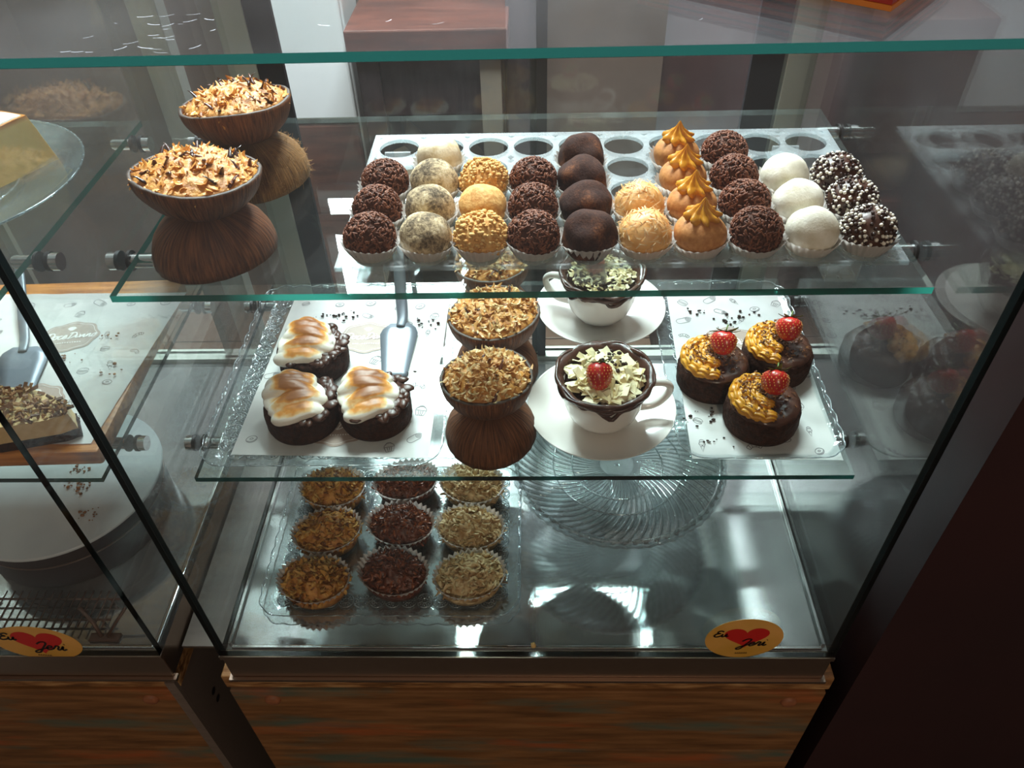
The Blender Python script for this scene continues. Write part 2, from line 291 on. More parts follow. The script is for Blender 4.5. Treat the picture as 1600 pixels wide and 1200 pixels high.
# ------------------------------------------------------------------ mesh helpers
class MB:
    def __init__(s): s.v = []; s.f = []; s.mi = []; s.col = []
    def add(s, verts, faces, mi=0, cols=None):
        o = len(s.v); s.v += [tuple(p) for p in verts]
        s.f += [tuple(i+o for i in f) for f in faces]
        s.mi += [mi]*len(faces) if isinstance(mi, int) else list(mi)
        s.col += list(cols) if cols else [(1, 1, 1)]*len(verts)
        return s
    def box(s, x0, x1, y0, y1, z0, z1, mi=0, bev=0):
        if bev:
            bm = bmesh.new(); bmesh.ops.create_cube(bm, size=1)
            for v in bm.verts: v.co = Vector((x0+(x1-x0)*(v.co.x+.5), y0+(y1-y0)*(v.co.y+.5), z0+(z1-z0)*(v.co.z+.5)))
            bmesh.ops.bevel(bm, geom=bm.edges[:], offset=bev, segments=2, affect='EDGES', profile=.5)
            bm.verts.index_update()
            s.add([v.co[:] for v in bm.verts], [[v.index for v in f.verts] for f in bm.faces], mi); bm.free(); return s
        v = [(x, y, z) for z in (z0, z1) for y in (y0, y1) for x in (x0, x1)]
        s.add(v, [(0, 2, 3, 1), (4, 5, 7, 6), (0, 1, 5, 4), (2, 6, 7, 3), (0, 4, 6, 2), (1, 3, 7, 5)], mi); return s
    def lathe(s, prof, n=32, mi=0, wob=None, colf=None, c=(0, 0, 0), close=True):
        """prof: list of (r, z); wob(a, i, r, z) -> (r, z)"""
        vs, fs = [], []; k = len(prof)
        for j in range(n):
            a = 2*PI*j/n
            for i, (r, z) in enumerate(prof):
                if wob: r, z = wob(a, i, r, z)
                vs.append((c[0]+r*math.cos(a), c[1]+r*math.sin(a), c[2]+z))
        for j in range(n):
            j2 = (j+1) % n
            for i in range(k-1): fs.append((j*k+i, j2*k+i, j2*k+i+1, j*k+i+1))
        s.add(vs, fs, mi, [colf(v) for v in vs] if colf else None); return s
    def tube(s, pts, rad, n=8, mi=0, sec=None, colf=None, caps=True, flat=1.0, upv=(0, 0, 1)):
        pts = [Vector(p) for p in pts]; k = len(pts); vs, fs = [], []; U0 = Vector(upv)
        for i, p in enumerate(pts):
            tng = (pts[min(i+1, k-1)]-pts[max(i-1, 0)]).normalized()
            sd = tng.cross(U0)
            if sd.length < 1e-4: sd = tng.cross(Vector((1, 0, 0)))
            sd.normalize(); u = sd.cross(tng).normalized()
            r = rad(i/(k-1)) if callable(rad) else rad
            for j in range(n):
                a = 2*PI*j/n; q = r*(sec(a, i/(k-1)) if sec else 1)
                vs.append(p+sd*math.cos(a)*q+u*math.sin(a)*q*flat)
        for i in range(k-1):
            for j in range(n):
                j2 = (j+1) % n; fs.append((i*n+j, i*n+j2, (i+1)*n+j2, (i+1)*n+j))
        if caps: fs.append(tuple(reversed(range(n)))); fs.append(tuple((k-1)*n+j for j in range(n)))
        s.add(vs, fs, mi, [colf(v) for v in vs] if colf else None); return s
    def ribbon(s, pts, w, mi=0, z=None):
        """flat ribbon in the XY plane"""
        P = [Vector(p) for p in pts]; vs, fs = [], []
        for i, p in enumerate(P):
            d = (P[min(i+1, len(P)-1)]-P[max(i-1, 0)]); d = Vector((d.x, d.y, 0))
            nrm = Vector((-d.y, d.x, 0)).normalized()*w/2 if d.length > 1e-9 else Vector((0, w/2, 0))
            vs += [p+nrm, p-nrm]
        for i in range(len(P)-1): fs.append((2*i, 2*i+1, 2*i+3, 2*i+2))
        s.add(vs, fs, mi); return s
    def ball(s, c, r, sub=1, mi=0, f=None):
        bm = bmesh.new(); bmesh.ops.create_icosphere(bm, subdivisions=sub, radius=1)
        vs = []
        for v in bm.verts:
            q = v.co.copy(); k = f(q) if f else 1
            rr = (r, r, r) if isinstance(r, (int, float)) else r
            vs.append((c[0]+q.x*rr[0]*k, c[1]+q.y*rr[1]*k, c[2]+q.z*rr[2]*k))
        s.add(vs, [[v.index for v in fa.verts] for fa in bm.faces], mi); bm.free(); return s
    def xform(s, M4):
        s.v = [tuple(M4 @ Vector(p)) for p in s.v]; return s
    def build(s, name, mats, parent=None, smooth=True, loc=None, rot=None, kind=None, label=None):
        me = bpy.data.meshes.new(name); me.from_pydata(s.v, [], s.f)
        for mm in (mats if isinstance(mats, (list, tuple)) else [mats]): me.materials.append(M[mm])
        me.polygons.foreach_set('material_index', s.mi)
        if smooth is True: me.polygons.foreach_set('use_smooth', [True]*len(s.f))
        if any(c != (1, 1, 1) for c in s.col):
            ca = me.color_attributes.new('Col', 'FLOAT_COLOR', 'POINT')
            ca.data.foreach_set('color', [x for c in s.col for x in (*c, 1)])
        me.validate(); me.update()
        if smooth == 'auto':
            me.polygons.foreach_set('use_smooth', [True]*len(me.polygons)); me.set_sharp_from_angle(angle=math.radians(38))
        o = bpy.data.objects.new(name, me); COL.objects.link(o)
        if parent: o.parent = parent
        if loc: o.location = loc
        if rot: o.rotation_euler = rot
        if kind: o['kind'] = kind
        if label: o['label'] = label
        return o

def thing(name, label, cat, loc=(0, 0, 0), rot=(0, 0, 0), group=None):
    o = bpy.data.objects.new(name, None); COL.objects.link(o); o.location = loc; o.rotation_euler = rot
    o.empty_display_size = .02; o['label'] = label; o['category'] = cat
    if group: o['group'] = group
    return o
def tag(o, label, cat, group=None):
    o['label'] = label; o['category'] = cat
    if group: o['group'] = group
    return o
def struct(mb, name, mats, smooth=False):
    o = mb.build(name, mats, None, smooth); o['kind'] = 'structure'; return o
def copy_tree(o, parent=None):
    c = o.copy(); COL.objects.link(c); c.parent = parent
    for ch in list(o.children): copy_tree(ch, c)
    return c
def inst(me_obj, name, parent, loc, rot=(0, 0, 0), scale=1):
    o = bpy.data.objects.new(name, me_obj.data if hasattr(me_obj, 'data') else me_obj); COL.objects.link(o); o.parent = parent
    o.location = loc; o.rotation_euler = rot; o.scale = (scale,)*3 if isinstance(scale, (int, float)) else scale
    return o
def nz(p, s=1.0, seed=0): return mnoise.noise(Vector((p[0]*s+seed*7.3, p[1]*s-seed*3.1, p[2]*s+seed*1.7)))
def glass_box(x0, x1, y0, y1, z0, z1, thin):
    """pane: material 0 on its two large faces, 1 on its narrow edges; thin = axis of the thickness"""
    b = MB().box(x0, x1, y0, y1, z0, z1); ax = {'z': (0, 1), 'y': (2, 3), 'x': (4, 5)}[thin]
    b.mi = [0 if i in ax else 1 for i in range(6)]; return b
def arc(cx, cy, r, a0, a1, n=14, z=0, ry=None):
    ry = ry or r
    return [(cx+r*math.cos(a0+(a1-a0)*i/n), cy+ry*math.sin(a0+(a1-a0)*i/n), z) for i in range(n+1)]
def smooth_line(pts, k=6):
    out = []; P = [Vector((*p, 0)) if len(p) == 2 else Vector(p) for p in pts]
    for i in range(len(P)-1):
        a, b, c, d = P[max(i-1, 0)], P[i], P[i+1], P[min(i+2, len(P)-1)]
        for j in range(k):
            t_ = j/k
            out.append(.5*((2*b)+(c-a)*t_+(2*a-5*b+4*c-d)*t_*t_+(3*b-a-3*c+d)*t_**3))
    out.append(P[-1]); return out
GLY = {
 'E': (1.25, [[(1.15, 1.6), (.75, 1.95), (.25, 1.75), (.3, 1.25), (.8, 1.1), (.2, .95), (0, .4), (.35, 0), (.9, .1), (1.3, .5)]]),
 'u': (1.15, [[(0, .95), (.08, .25), (.3, 0), (.6, .3), (.75, .95), (.75, .3), (.95, 0), (1.2, .3)]]),
 'J': (1.3, [[(.1, 1.3), (.5, 1.85), (1.05, 1.9), (1.2, 1.4), (.9, .4), (.6, -.7), (.15, -.9), (.0, -.55), (.5, -.1), (1.3, .35)]]),
 'e': (.9, [[(.0, .4), (.6, .6), (.6, .95), (.3, 1.0), (.08, .5), (.3, .02), (.65, .1), (.95, .4)]]),
 'r': (.95, [[(0, .3), (.22, .9), (.3, 1.08), (.62, .9), (.55, .3), (.7, .02), (1, .3)]]),
 'i': (.65, [[(0, .3), (.2, .98), (.2, .25), (.4, 0), (.68, .3)], [(.28, 1.5), (.34, 1.56)]]),
 'D': (1.55, [[(.5, 1.8), (.35, .2), (.1, .05), (.6, 0), (1.3, .5), (1.45, 1.3), (.95, 1.85), (.2, 1.75), (0, 1.5)]]),
 'o': (.95, [[(.5, 1.0), (.1, .7), (.15, .1), (.5, 0), (.75, .4), (.6, .95), (.5, 1.0), (1.0, .85)]]),
 'c': (.85, [[(.65, .85), (.4, 1.0), (.08, .6), (.2, .05), (.55, .02), (.9, .4)]]),
 'v': (.9, [[(0, .8), (.18, .95), (.38, .05), (.72, .8), (.95, .9)]]),
 'n': (1.1, [[(0, .3), (.15, .95), (.18, .1), (.35, .85), (.6, .98), (.7, .2), (.85, 0), (1.1, .3)]]),
}
def script_word(mb, word, x, y, h, w, z=0, slant=.3, mi=0, rot=0):
    cx = 0; R = Matrix.Rotation(rot, 4, 'Z')
    for ch in word:
        adv, strokes = GLY[ch]
        for st in strokes:
            P = [R @ Vector(((cx+p.x+slant*p.y)*h, p.y*h, 0))+Vector((x, y, z)) for p in smooth_line(st, 4)]
            mb.ribbon(P, w, mi)
        cx += adv
    return mb

# ------------------------------------------------------------------ the room
MF = MB().box(-3.0, 3.0, -2.6, 4.3, -.80, -.758)
floor = struct(MF, 'floor', 'grout')
tile = MB().box(-.223, .223, -.223, .223, 0, .008, bev=.002).build('tile', 'tile', floor, False)
tile.location = (-.9, .75, -.758)
for i in range(-3, 4):
    for j in range(0, 3):
        if (i, j) == (-2, 0): continue
        inst(tile, 'tile', floor, (i*.45, .75+j*.45-.0, -.758))
struct(MB().box(-3.0, 3.0, 1.72, 1.80, -.80, .92), 'wall_back', 'wall')
struct(MB().box(-3.0, 3.0, 1.69, 1.83, .92, .95), 'trim_1', 'redwood')
struct(MB().box(-3.0, 3.0, 4.30, 4.38, -.80, 4.2), 'wall_far', 'wall')
struct(MB().box(.366, 1.6, .0, 1.72, -.80, 4.2), 'wall_right', 'maroon')
struct(MB().box(-3.0, 3.0, -1.2, 4.38, 4.2, 4.26), 'ceiling', 'ceil')
struct(MB().box(-3.06, -3.0, -2.6, 4.38, -.8, 4.26), 'wall_left', 'wall')
# window in the far wall
win = MB()
for x0, x1, z0, z1 in ((-1.42, -1.36, 2.64, 3.91), (-.36, -.30, 2.64, 3.91), (-1.36, -.36, 2.64, 2.70), (-1.36, -.36, 3.85, 3.91)):
    win.box(x0, x1, 4.20, 4.30, z0, z1)
wo = struct(win, 'window_1', 'white_panel')
for x in (-.86,): MB().box(x-.018, x+.018, 4.20, 4.29, 2.70, 3.85).build('mullion', 'white_panel', wo, False)
# ceiling lamp with its tube
lt = thing('ceiling_lamp', 'white fluorescent ceiling lamp above the counter staff side', 'lamp', (0.02, 1.06, 1.87))
MB().box(-.66, .66, -.22, .22, 0, .05, bev=.008).build('housing', 'lamp_body', lt, False)
for y in (-.214, .214): MB().box(-.66, .66, y-.006, y+.006, -.03, .0).build('reflector', 'lamp_body', lt, False)
for x in (-.5, .5): MB().tube([(x, 0, .05), (x, 0, 2.33)], .006, 10).build('hanging_rod', 'lamp_body', lt)
# things behind the counter
fr = thing('refrigerator', 'white upright appliance door standing behind the glass case', 'appliance', (-.555, 1.55, -.75))
MB().box(-.16, .118, -.0, .17, .08, 1.48, bev=.006).build('body', 'white_panel', fr, False)
MB().box(-.155, .115, -.022, -.002, .66, 1.47, bev=.006).build('door', 'white_panel', fr, False)
MB().box(-.155, .115, -.018, -.002, .10, .645, bev=.006).build('lower_door', 'redwood', fr, False, label='brown lower door')
MB().tube([(-.12, -.022, .8), (-.12, -.05, .8), (-.12, -.05, 1.0), (-.12, -.022, 1.0)], .006).build('handle', 'chrome', fr)
MB().box(-.155, .115, -.12, -.0, 1.485, 1.51, bev=.003).build('added_light_hood', 'white_panel', fr, False)  # unseen hood, added to house the extra light over the door
MB().box(-.15, .11, -.112, -.092, 1.478, 1.4845).build('added_light_strip', 'lamp_body', fr, False)  # invented strip body for the added door light
area('added_door_fill_light', (-.575, 1.448, .722), (.30, 0, 0), .25, .02, 4.5, (.88, .97, 1.0))  # added light that brightens the white door from its top down
MB().box(-.15, .11, .02, .16, 0, .08).build('plinth', 'darkwood', fr, False)
tb = thing('work_table', 'red brown wooden table against the back wall', 'table', (-.235, 1.5, -.75))
MB().box(-.185, .195, -.06, .20, .84, .91, bev=.004).build('table_top', 'redwood', tb, False)
MB().box(-.17, .18, -.04, -.02, .70, .84).build('apron', 'darkwood', tb, False)
for x in (-.165, .125): 
    for y in (-.04, .16): MB().box(x-.0, x+.05, y-.01, y+.03, .008, .84).build('leg', 'greypost' if x > 0 else 'darkwood', tb, False)
MB().box(-.15, .12, -.03, .17, .40, .43).build('shelf_board', 'redwood', tb, False)
po = MB().box(-.02, .055, -.03, .03, 0, 2.75).build('wooden_post', 'darkwood', None, False, loc=(-.03, 1.62, -.75)); tag(po, 'dark wooden post beside the red brown work table', 'post')
po['kind'] = 'structure'; po.name = 'column'
for k_ in ('label', 'category'): del po[k_]
def sack(name, label, loc, sx, sy, sz, seed):
    mb = MB().ball((0, 0, sz*.9), (sx, sy, sz), 3, f=lambda q: (1+.12*nz(q, 2.2, seed))*(1 if q.z > -.7 else .95))
    b_ = MB(); b_.v, b_.f, b_.mi, b_.col = mb.v, mb.f, mb.mi, mb.col
    o = thing(name, label, 'bag', loc)
    b_.build('bag_body', 'beige', o)
    MB().tube([(0, 0, sz*1.85), (.01, 0, sz*2.05), (.03, .01, sz*2.3)], lambda t_: .025+.03*t_*t_, 10).build('gathered_neck', 'beige', o)
    return o
sack('cloth_sack', 'larger beige sack on the lower board of the work table', (-.31, 1.55, -.318), .085, .07, .075, 1)
sack('cloth_sack', 'smaller beige sack at the post end of the work table board', (-.165, 1.56, -.318), .06, .06, .055, 2)

# ------------------------------------------------------------------ display cases
ZT = .633
def heart_outline(n=40):
    out = []
    for i in range(n):
        a = 2*PI*i/n
        out.append((16*math.sin(a)**3/17, (13*math.cos(a)-5*math.cos(2*a)-2*math.cos(3*a)-math.cos(4*a))/17))
    return out
def sticker(parent, x, z, rx, rz, tilt, y, label):
    mb = MB(); n = 48
    vs = [(rx*math.cos(2*PI*i/n), rz*math.sin(2*PI*i/n), zz) for zz in (0, .0004) for i in range(n)]
    mb.add(vs, [tuple(range(n-1, -1, -1)), tuple(range(n, 2*n))]+[(i, (i+1) % n, n+(i+1) % n, n+i) for i in range(n)])
    o = mb.build('oval_sticker', 'sticker', parent, False, loc=(x, y, z), rot=(PI/2, tilt, 0), label=label)
    h = MB(); P = heart_outline()
    s_ = rx*.61
    h.add([(px*s_+.002, py*s_*.95+rz*.12, .0006) for px, py in P]+[(0+.002, rz*.12, .0006)], [(i, (i+1) % 40, 40) for i in range(40)])
    h.build('heart', 'heart', o, False)
    l = MB(); script_word(l, 'Eu', -rx*.80, rz*.16, rx*.15, rx*.048, .0009)
    script_word(l, 'Jeri', -rx*.12, -rz*.36, rx*.185, rx*.050, .0009)
    # small line below
    for i in range(6):
        l.ribbon([(-.16*rx+i*.055*rx, -rz*.78, .0009), (-.14*rx+i*.055*rx, -rz*.70, .0009), (-.125*rx+i*.055*rx, -rz*.78, .0009)], rx*.018)
    l.build('lettering', 'black_ink', o, False)
def pin(parent, x, y, z, side):
    """shelf support on a side pane at x; side = direction into the case"""
    a = MB(); a.tube([(x+side*.004, y, z), (x+side*.024, y, z)], .0062, 16).tube([(x+side*.024, y, z), (x+side*.026, y, z)], .0052, 16)
    p = a.build('shelf_support', 'chrome', parent, 'auto')
    MB().tube([(x-side*.0068, y, z), (x-side*.0035, y, z)], .0085, 16).tube([(x+side*.0032, y, z), (x+side*.0055, y, z)], .0088, 16).build('rubber_washer', 'rubber', p, 'auto')
    MB().tube([(x-side*.014, y, z), (x-side*.0068, y, z)], .0078, 16).build('end_cap', 'chrome', p, 'auto')
def case(label, x0, x1, sides, st, stile='dark_frame'):
    c = thing('display_case', label, 'display case', (0, 0, 0))
    # base: steel floor, four rails
    MB().box(x0+.006, x1-.006, .007, .478, -.004, 0).build('floor_plate', 'floor_steel', c, False)
    MB().box(x0+.001, x1-.001, 0.0, .50, -.048, -.005, bev=.0015).build('base_box', 'rail', c, False)
    MB().box(x0, x1, -.002, .006, -.006, .0005).build('front_rail', 'rail', c, False)
    for x in (x0, x1-.006): MB().box(x, x+.006, .006, .49, -.006, .0005).build('side_rail', 'rail', c, False)
    for x in (x0+.0065, x1-.0115):
        MB().box(x, x+.005, .012, .478, .0001, .004, bev=.001).build('floor_strip', 'chrome', c, False)
    MB().box(x0+.0115, x1-.0115, .0075, .0115, .0001, .003, bev=.001).build('floor_strip', 'chrome', c, False)
    MB().box(x0-.002, x1+.002, -.004, .004, -.053, -.0485).build('bottom_trim', 'rail', c, False)
    glass_box(x0+.0005, x1-.0005, -.0008, .0052, .001, ZT-.001, 'y').build('front_pane', ['front_glass', 'edge_dark'], c, False)
    for x in (x0, x1-.006):
        glass_box(x, x+.006, .0055, .49, .001, ZT-.001, 'x').build('side_pane', ['pane_glass', 'edge_dark'], c, False)
    glass_box(x0-.006, x1+.006, -.003, .53, ZT, ZT+.0052, 'z').build('top_pane', ['top_glass', 'edge_top'], c, False)
    # rear: aluminium posts and sliding doors
    for x in (x0-.002, x1-.031): MB().box(x, x+.033, .478, .502, -.004, ZT-.001, bev=.001).build('rear_post', 'alu', c, False)
    MB().box(x0+.031, x1-.031, .478, .502, ZT-.03, ZT-.001).build('rear_rail', 'alu', c, False)
    MB().box(x0+.031, x1-.031, .478, .502, -.004, .008).build('rear_rail', 'alu', c, False)
    w_ = x1-x0
    for a_, b_, y in ((x0+.031, x0+.031+w_*.50, .484), (x0+w_*.486+.02, x1-.031, .494)):
        d = glass_box(a_+.002, b_-.002, y-.002, y+.002, .009, ZT-.031, 'y').build('sliding_door', ['door_glass', 'edge_dark'], c, False)
        MB().box(a_ if a_ < x0+.1 else a_, a_+(.030 if a_ < x0+.1 else .009), y-.004, y+.004, .009, ZT-.031).build('door_stile', stile, d, False)
        MB().box(b_-(.036 if b_ > x1-.1 else .012), b_, y-.004, y+.004, .009, ZT-.031).build('door_stile', stile, d, False)
    for (x, side) in sides:
        for z, ys in ((.4215, (.133, .347)), (.2045, (.125, .352))):
            for y in ys: pin(c, x, y, z, side)
    if st: sticker(c, *st)
    return c
case_main = case('right glass display case holding the tray of chocolate balls', -.33, .33, [(-.327, 1), (.327, -1)],
                 (.227, .041, .0395, .0385, -.06, -.0012, 'gold oval sticker with red heart'))
case_left = case('left glass display case holding the flan and the sliced cake', -1.05, -.394, [(-.397, -1)],
                 (-.517, .029, .046, .034, .10, -.0012, 'gold oval sticker with red heart'), 'greypost')
# a metal closing strip between the two cases
gap = MB().box(-.3925, -.3315, .03, .50, -.040, -.036).build('gap_cover', 'gap_sheet', None, False)
tag(gap, 'dull metal strip closing the gap between the two glass cases', 'metal strip')
# scratches on the top glass
sc = MB(); rs = random.Random(3)
for i in range(70):
    cx_, cy_ = (rs.gauss(-.02, .10), rs.uniform(.03, .3)) if i < 45 else (rs.gauss(-.2, .02), rs.uniform(.0, .06))
    a = rs.uniform(-.6, .9); L = rs.uniform(.002, .010); P = [(cx_+L*(t_-.5)*math.cos(a+.4*t_), cy_+L*(t_-.5)*math.sin(a+.4*t_), ZT+.0054) for t_ in (0, .33, .66, 1)]
    sc.ribbon(P, rs.uniform(.00012, .0003))
sc.build('scratches', 'scratch', case_main, False, kind='stuff')

def counter(label, x0, x1, sheet):
    c = thing('wooden_counter', label, 'counter', ((x0+x1)/2, .24, -.75)); h = (x1-x0)/2
    MB().box(-h, h, -.238, .26, .67, .6965, bev=.002).build('counter_lip', 'wood_lip', c, False)
    n = 4; zs = [.67, .508, .346, .184, .02]
    for i in range(n):
        MB().box(-h+.004, h-.004, -.2415, -.222, zs[i+1]+.0015, zs[i]-.0005, bev=.0015).build('plank', 'wood', c, False)
    for x in (-h+.05, h-.042):
        MB().lathe([(0, .0045), (.006, .0042), (.0085, .003), (.0095, 0)], 20).build('peg', 'peg', c, loc=(x, -.2413, .648), rot=(PI/2, 0, 0))
    MB().box(-h+.004, h-.004, -.221, .25, 0, .669).build('carcass', 'darkwood', c, False)
    if sheet:
        MB().box(h-.003, h-.0005, -.236, .255, .0, .6960).build('side_sheet', 'side_sheet', c, False)
        MB().box(h-.012, h-.0005, -.2425, -.2365, .0, .69).build('corner_angle', 'side_sheet', c, False)
        for z in (.42, .40): MB().lathe([(0, 0), (.005, 0)], 14).build('bolt_hole', 'rubber', c, loc=(h+.0002, -.20, z+.16), rot=(0, PI/2, 0))
    return c
counter('weathered painted wooden counter under the right display case', -.345, .345, False)
counter('weathered painted wooden counter under the left display case', -1.06, -.398, True)

# ------------------------------------------------------------------ shelves
def shelf(x0, x1, y0, y1, z1, label, em='edge'):
    b = glass_box(x0, x1, y0, y1, z1-.006, z1, 'z'); b.mi[3] = 2; b.mi[4 if x0 < -.9 else 5] = 2
    o = b.build('glass_shelf', ['shelf_glass', em, 'edge_clear'], None, False)
    tag(o, label, 'shelf'); return o
ZU, ZM = .4289, .212
shelf(-.315, .315, .0735, .387, ZU, 'upper glass shelf of the right case, carrying the acrylic ball tray')
shelf(-.315, .315, .0725, .388, ZM, 'lower glass shelf of the right case, carrying cups and saucers', 'edge_top')
shelf(-1.03, -.406, .0735, .387, ZU, 'upper glass shelf of the left case, under the flan plate')
shelf(-1.03, -.406, .0725, .388, ZM, 'lower glass shelf of the left case, under the wooden board', 'edge_top')
#@@PART2
# ------------------------------------------------------------------ acrylic ball tray
GX0, GDX, GY0, GDY, TZ, HR = -.1105, .04170, .2705, -.0424, .450, .0183
tx0, tx1, ty0, ty1 = -.1365, .2915, .0775, .2985
tray = thing('ball_tray', 'clear acrylic tray with rows of round holes holding chocolate balls', 'tray', ((tx0+tx1)/2, (ty0+ty1)/2, ZU+.0002))
ox, oy, oz = (tx0+tx1)/2, (ty0+ty1)/2, TZ-ZU-.0002
def plate_with_holes():
    mb = MB(); N = 32; hx, hy = GDX/2, -GDY/2
    top, bot = 0.0, -.0035
    for r in range(5):
        for c in range(10):
            cx_, cy_ = GX0+c*GDX-ox, GY0+r*GDY-oy
            sq, ci = [], []
            for k in range(N):
                a = 2*PI*(k+.5)/N; ca, sa = math.cos(a), math.sin(a)
                q = min(hx/abs(ca) if abs(ca) > 1e-9 else 9, hy/abs(sa) if abs(sa) > 1e-9 else 9)
                sq.append((cx_+ca*q, cy_+sa*q)); ci.append((cx_+HR*ca, cy_+HR*sa))
            vs = [(x, y, oz+z) for z in (top, bot) for P in (sq, ci) for x, y in P]
            fs, mi = [], []
            for k in range(N):
                k2 = (k+1) % N
                fs.append((k, k2, N+k2, N+k)); mi.append(0)
                fs.append((2*N+k2, 2*N+k, 3*N+k, 3*N+k2)); mi.append(0)
                fs.append((N+k, N+k2, 3*N+k2, 3*N+k)); mi.append(1)
            mb.add(vs, fs, mi)
    gx0, gx1 = GX0-hx-ox, GX0+9*GDX+hx-ox; gy1, gy0 = GY0+hy-oy, GY0+4*GDY-hy-oy
    X0, X1, Y0, Y1 = tx0-ox, tx1-ox, ty0-oy, ty1-oy
    for a, b, c, d in ((X0, X1, Y0, gy0), (X0, X1, gy1, Y1), (X0, gx0, gy0, gy1), (gx1, X1, gy0, gy1)):
        mb.box(a, b, c, d, oz+bot, oz+top, [0, 0, 1, 1, 1, 1])
    return mb
M['ribbed'] = clear('ribbed_pressed_glass', (.80, .84, .85), .14, haze=.10, hcol=(.85, .95, 1), hscale=60, gain=1.6)
M['rib_glass'] = clear('raised_glass_ribs', (.70, .74, .75), .22, haze=.26, hcol=(.85, .95, 1), hscale=60, gain=1.5, rough=.05)
M['acrylic_edge'] = clear('acrylic_cut_edge', (.86, .92, .92), .12, haze=.30, hcol=(.85, .95, 1), hscale=40, gain=1.5)
plate_with_holes().build('holed_plate', ['acrylic', 'acrylic_edge'], tray, False)
for fx in (-.19, -.02, .17):
    for fy in (ty0-oy+.004, ty1-oy-.03):
        MB().box(fx-.012, fx+.012, fy, fy+.0025, 0, oz-.0036).box(fx-.012, fx+.012, fy+.0025, fy+.02, 0, .0025).build('foot', 'acrylic', tray, False)

# ------------------------------------------------------------------ sweets in the tray
BR = .0197
def cup_mesh(rb, rt_, z0, z1, fl, amp):
    n = fl*4; prof = [(0.0001, z0), (rb*.6, z0), (rb, z0), (rb+(rt_-rb)*.35, z0+(z1-z0)*.35), (rb+(rt_-rb)*.7, z0+(z1-z0)*.7), (rt_, z1)]
    def wob(a, i, r, z):
        k = max(0, (i-2))/3
        if i >= 2: r *= 1+amp*(.3+.7*k)*math.cos(fl*a)
        if i == 5: z += .0011*math.cos(fl*a)+.0012*math.sin(2*a+1)
        return r, z
    return MB().lathe(prof, n, wob=wob)
def ball_mesh(r, seed, amp=.05, fine=0, sub=4, sq=.92, peak=0):
    def f(q):
        k = 1+amp*nz(q, 1.3, seed)
        if fine: k += fine*nz(q, 9, seed)+fine*.6*nz(q, 19, seed)
        if peak and q.z > 0: k += peak*q.z**6
        return k
    return MB().ball((0, 0, .0115), (r, r, r*sq), sub, f=f)
def on_ball(rs, r, zmin=-.45, sq=.92, amp=.05, seed=0):
    while True:
        z = rs.uniform(zmin, 1); a = rs.uniform(0, 2*PI); h = math.sqrt(max(0, 1-z*z))
        q = Vector((h*math.cos(a), h*math.sin(a), z)); k = 1+amp*nz(q, 1.3, seed)
        return Vector((q.x*r*k, q.y*r*k, .012+q.z*r*sq*k)), q
def sprinkles(seed, n=560):
    mb = MB(); rs = random.Random(seed)
    for i in range(n):
        p, q = on_ball(rs, BR*.965, seed=seed, amp=.06)
        t1 = q.orthogonal().normalized(); t2 = q.cross(t1); a = rs.uniform(0, 2*PI)
        d = (t1*math.cos(a)+t2*math.sin(a)+q*rs.uniform(-.25, .35)).normalized(); L = rs.uniform(.0014, .0025)
        e = d.orthogonal().normalized(); g_ = d.cross(e); vs = []
        for s_, rr in ((-1, .0004), (-.75, .00078), (.75, .00078), (1, .0004)):
            for k in range(5):
                b = 2*PI*k/5; vs.append(p+q*.0004+d*L*s_+(e*math.cos(b)+g_*math.sin(b))*rr)
        fs = [(i_*5+k, i_*5+(k+1) % 5, i_*5+5+(k+1) % 5, i_*5+5+k) for i_ in range(3) for k in range(5)]+[(4, 3, 2, 1, 0), (15, 16, 17, 18, 19)]
        mb.add(vs, fs)
    return mb
def pearls(seed, white, n):
    mb = MB(); rs = random.Random(seed*2+(1 if white else 0)); pts = []
    tries = 0
    while len(pts) < n and tries < 4000:
        tries += 1
        p, q = on_ball(rs, BR*.99, zmin=-.1, seed=seed)
        if all((p-o).length > .0024 for o in pts): pts.append(p); mb.ball(p, rs.uniform(.00135, .0018), 1)
    return mb
def bits(seed, n, s0, s1, zmin=-.4, rr=BR, amp=.05):
    mb = MB(); rs = random.Random(seed)
    for i in range(n):
        p, q = on_ball(rs, rr, zmin=zmin, seed=seed, amp=amp); s_ = rs.uniform(s0, s1)
        mb.ball(p, (s_, s_*rs.uniform(.6, 1), s_*rs.uniform(.5, .9)), 1, f=lambda v: 1+.3*nz(v, 2, i))
    return mb
def strips(seed, n, L, wd, zmin=-.2, rr=BR, lift=.4, sq=.92):
    mb = MB(); rs = random.Random(seed)
    for i in range(n):
        p, q = on_ball(rs, rr, zmin=zmin, seed=seed, sq=sq); t1 = q.orthogonal().normalized(); a = rs.uniform(0, 6.28)
        d = (t1*math.cos(a)+q.cross(t1)*math.sin(a)+q*rs.uniform(-.1, lift)).normalized(); sd = d.cross(q).normalized(); l_ = L*rs.uniform(.5, 1.2); w_ = wd*rs.uniform(.6, 1.2)
        vs = []
        for k in range(4):
            t_ = k/3; c = p+d*l_*(t_-.3)-q*.6*l_*(t_-.4)**2*.6; ww = w_*(1-.6*abs(t_-.5)*2)
            vs += [c+sd*ww/2, c-sd*ww/2]
        mb.add(vs, [(0, 2, 3, 1), (2, 4, 5, 3), (4, 6, 7, 5)])
    return mb
def swirl_top(seed):
    prof = [(.0085, -.004), (.0112, -.001), (.0128, .0012), (.0124, .0030), (.0100, .0046), (.0078, .0056), (.0066, .0072), (.0046, .0088), (.0030, .0108), (.0017, .0136), (.0006, .0158), (.0001, .0163)]
    def wob(a, i, r, z):
        lobes = 1+.24*(math.cos(8*(a+z*50+seed)))-.06
        return r*lobes, z
    return MB().lathe(prof, 96, wob=wob, c=(0, 0, .0115+BR*.70))
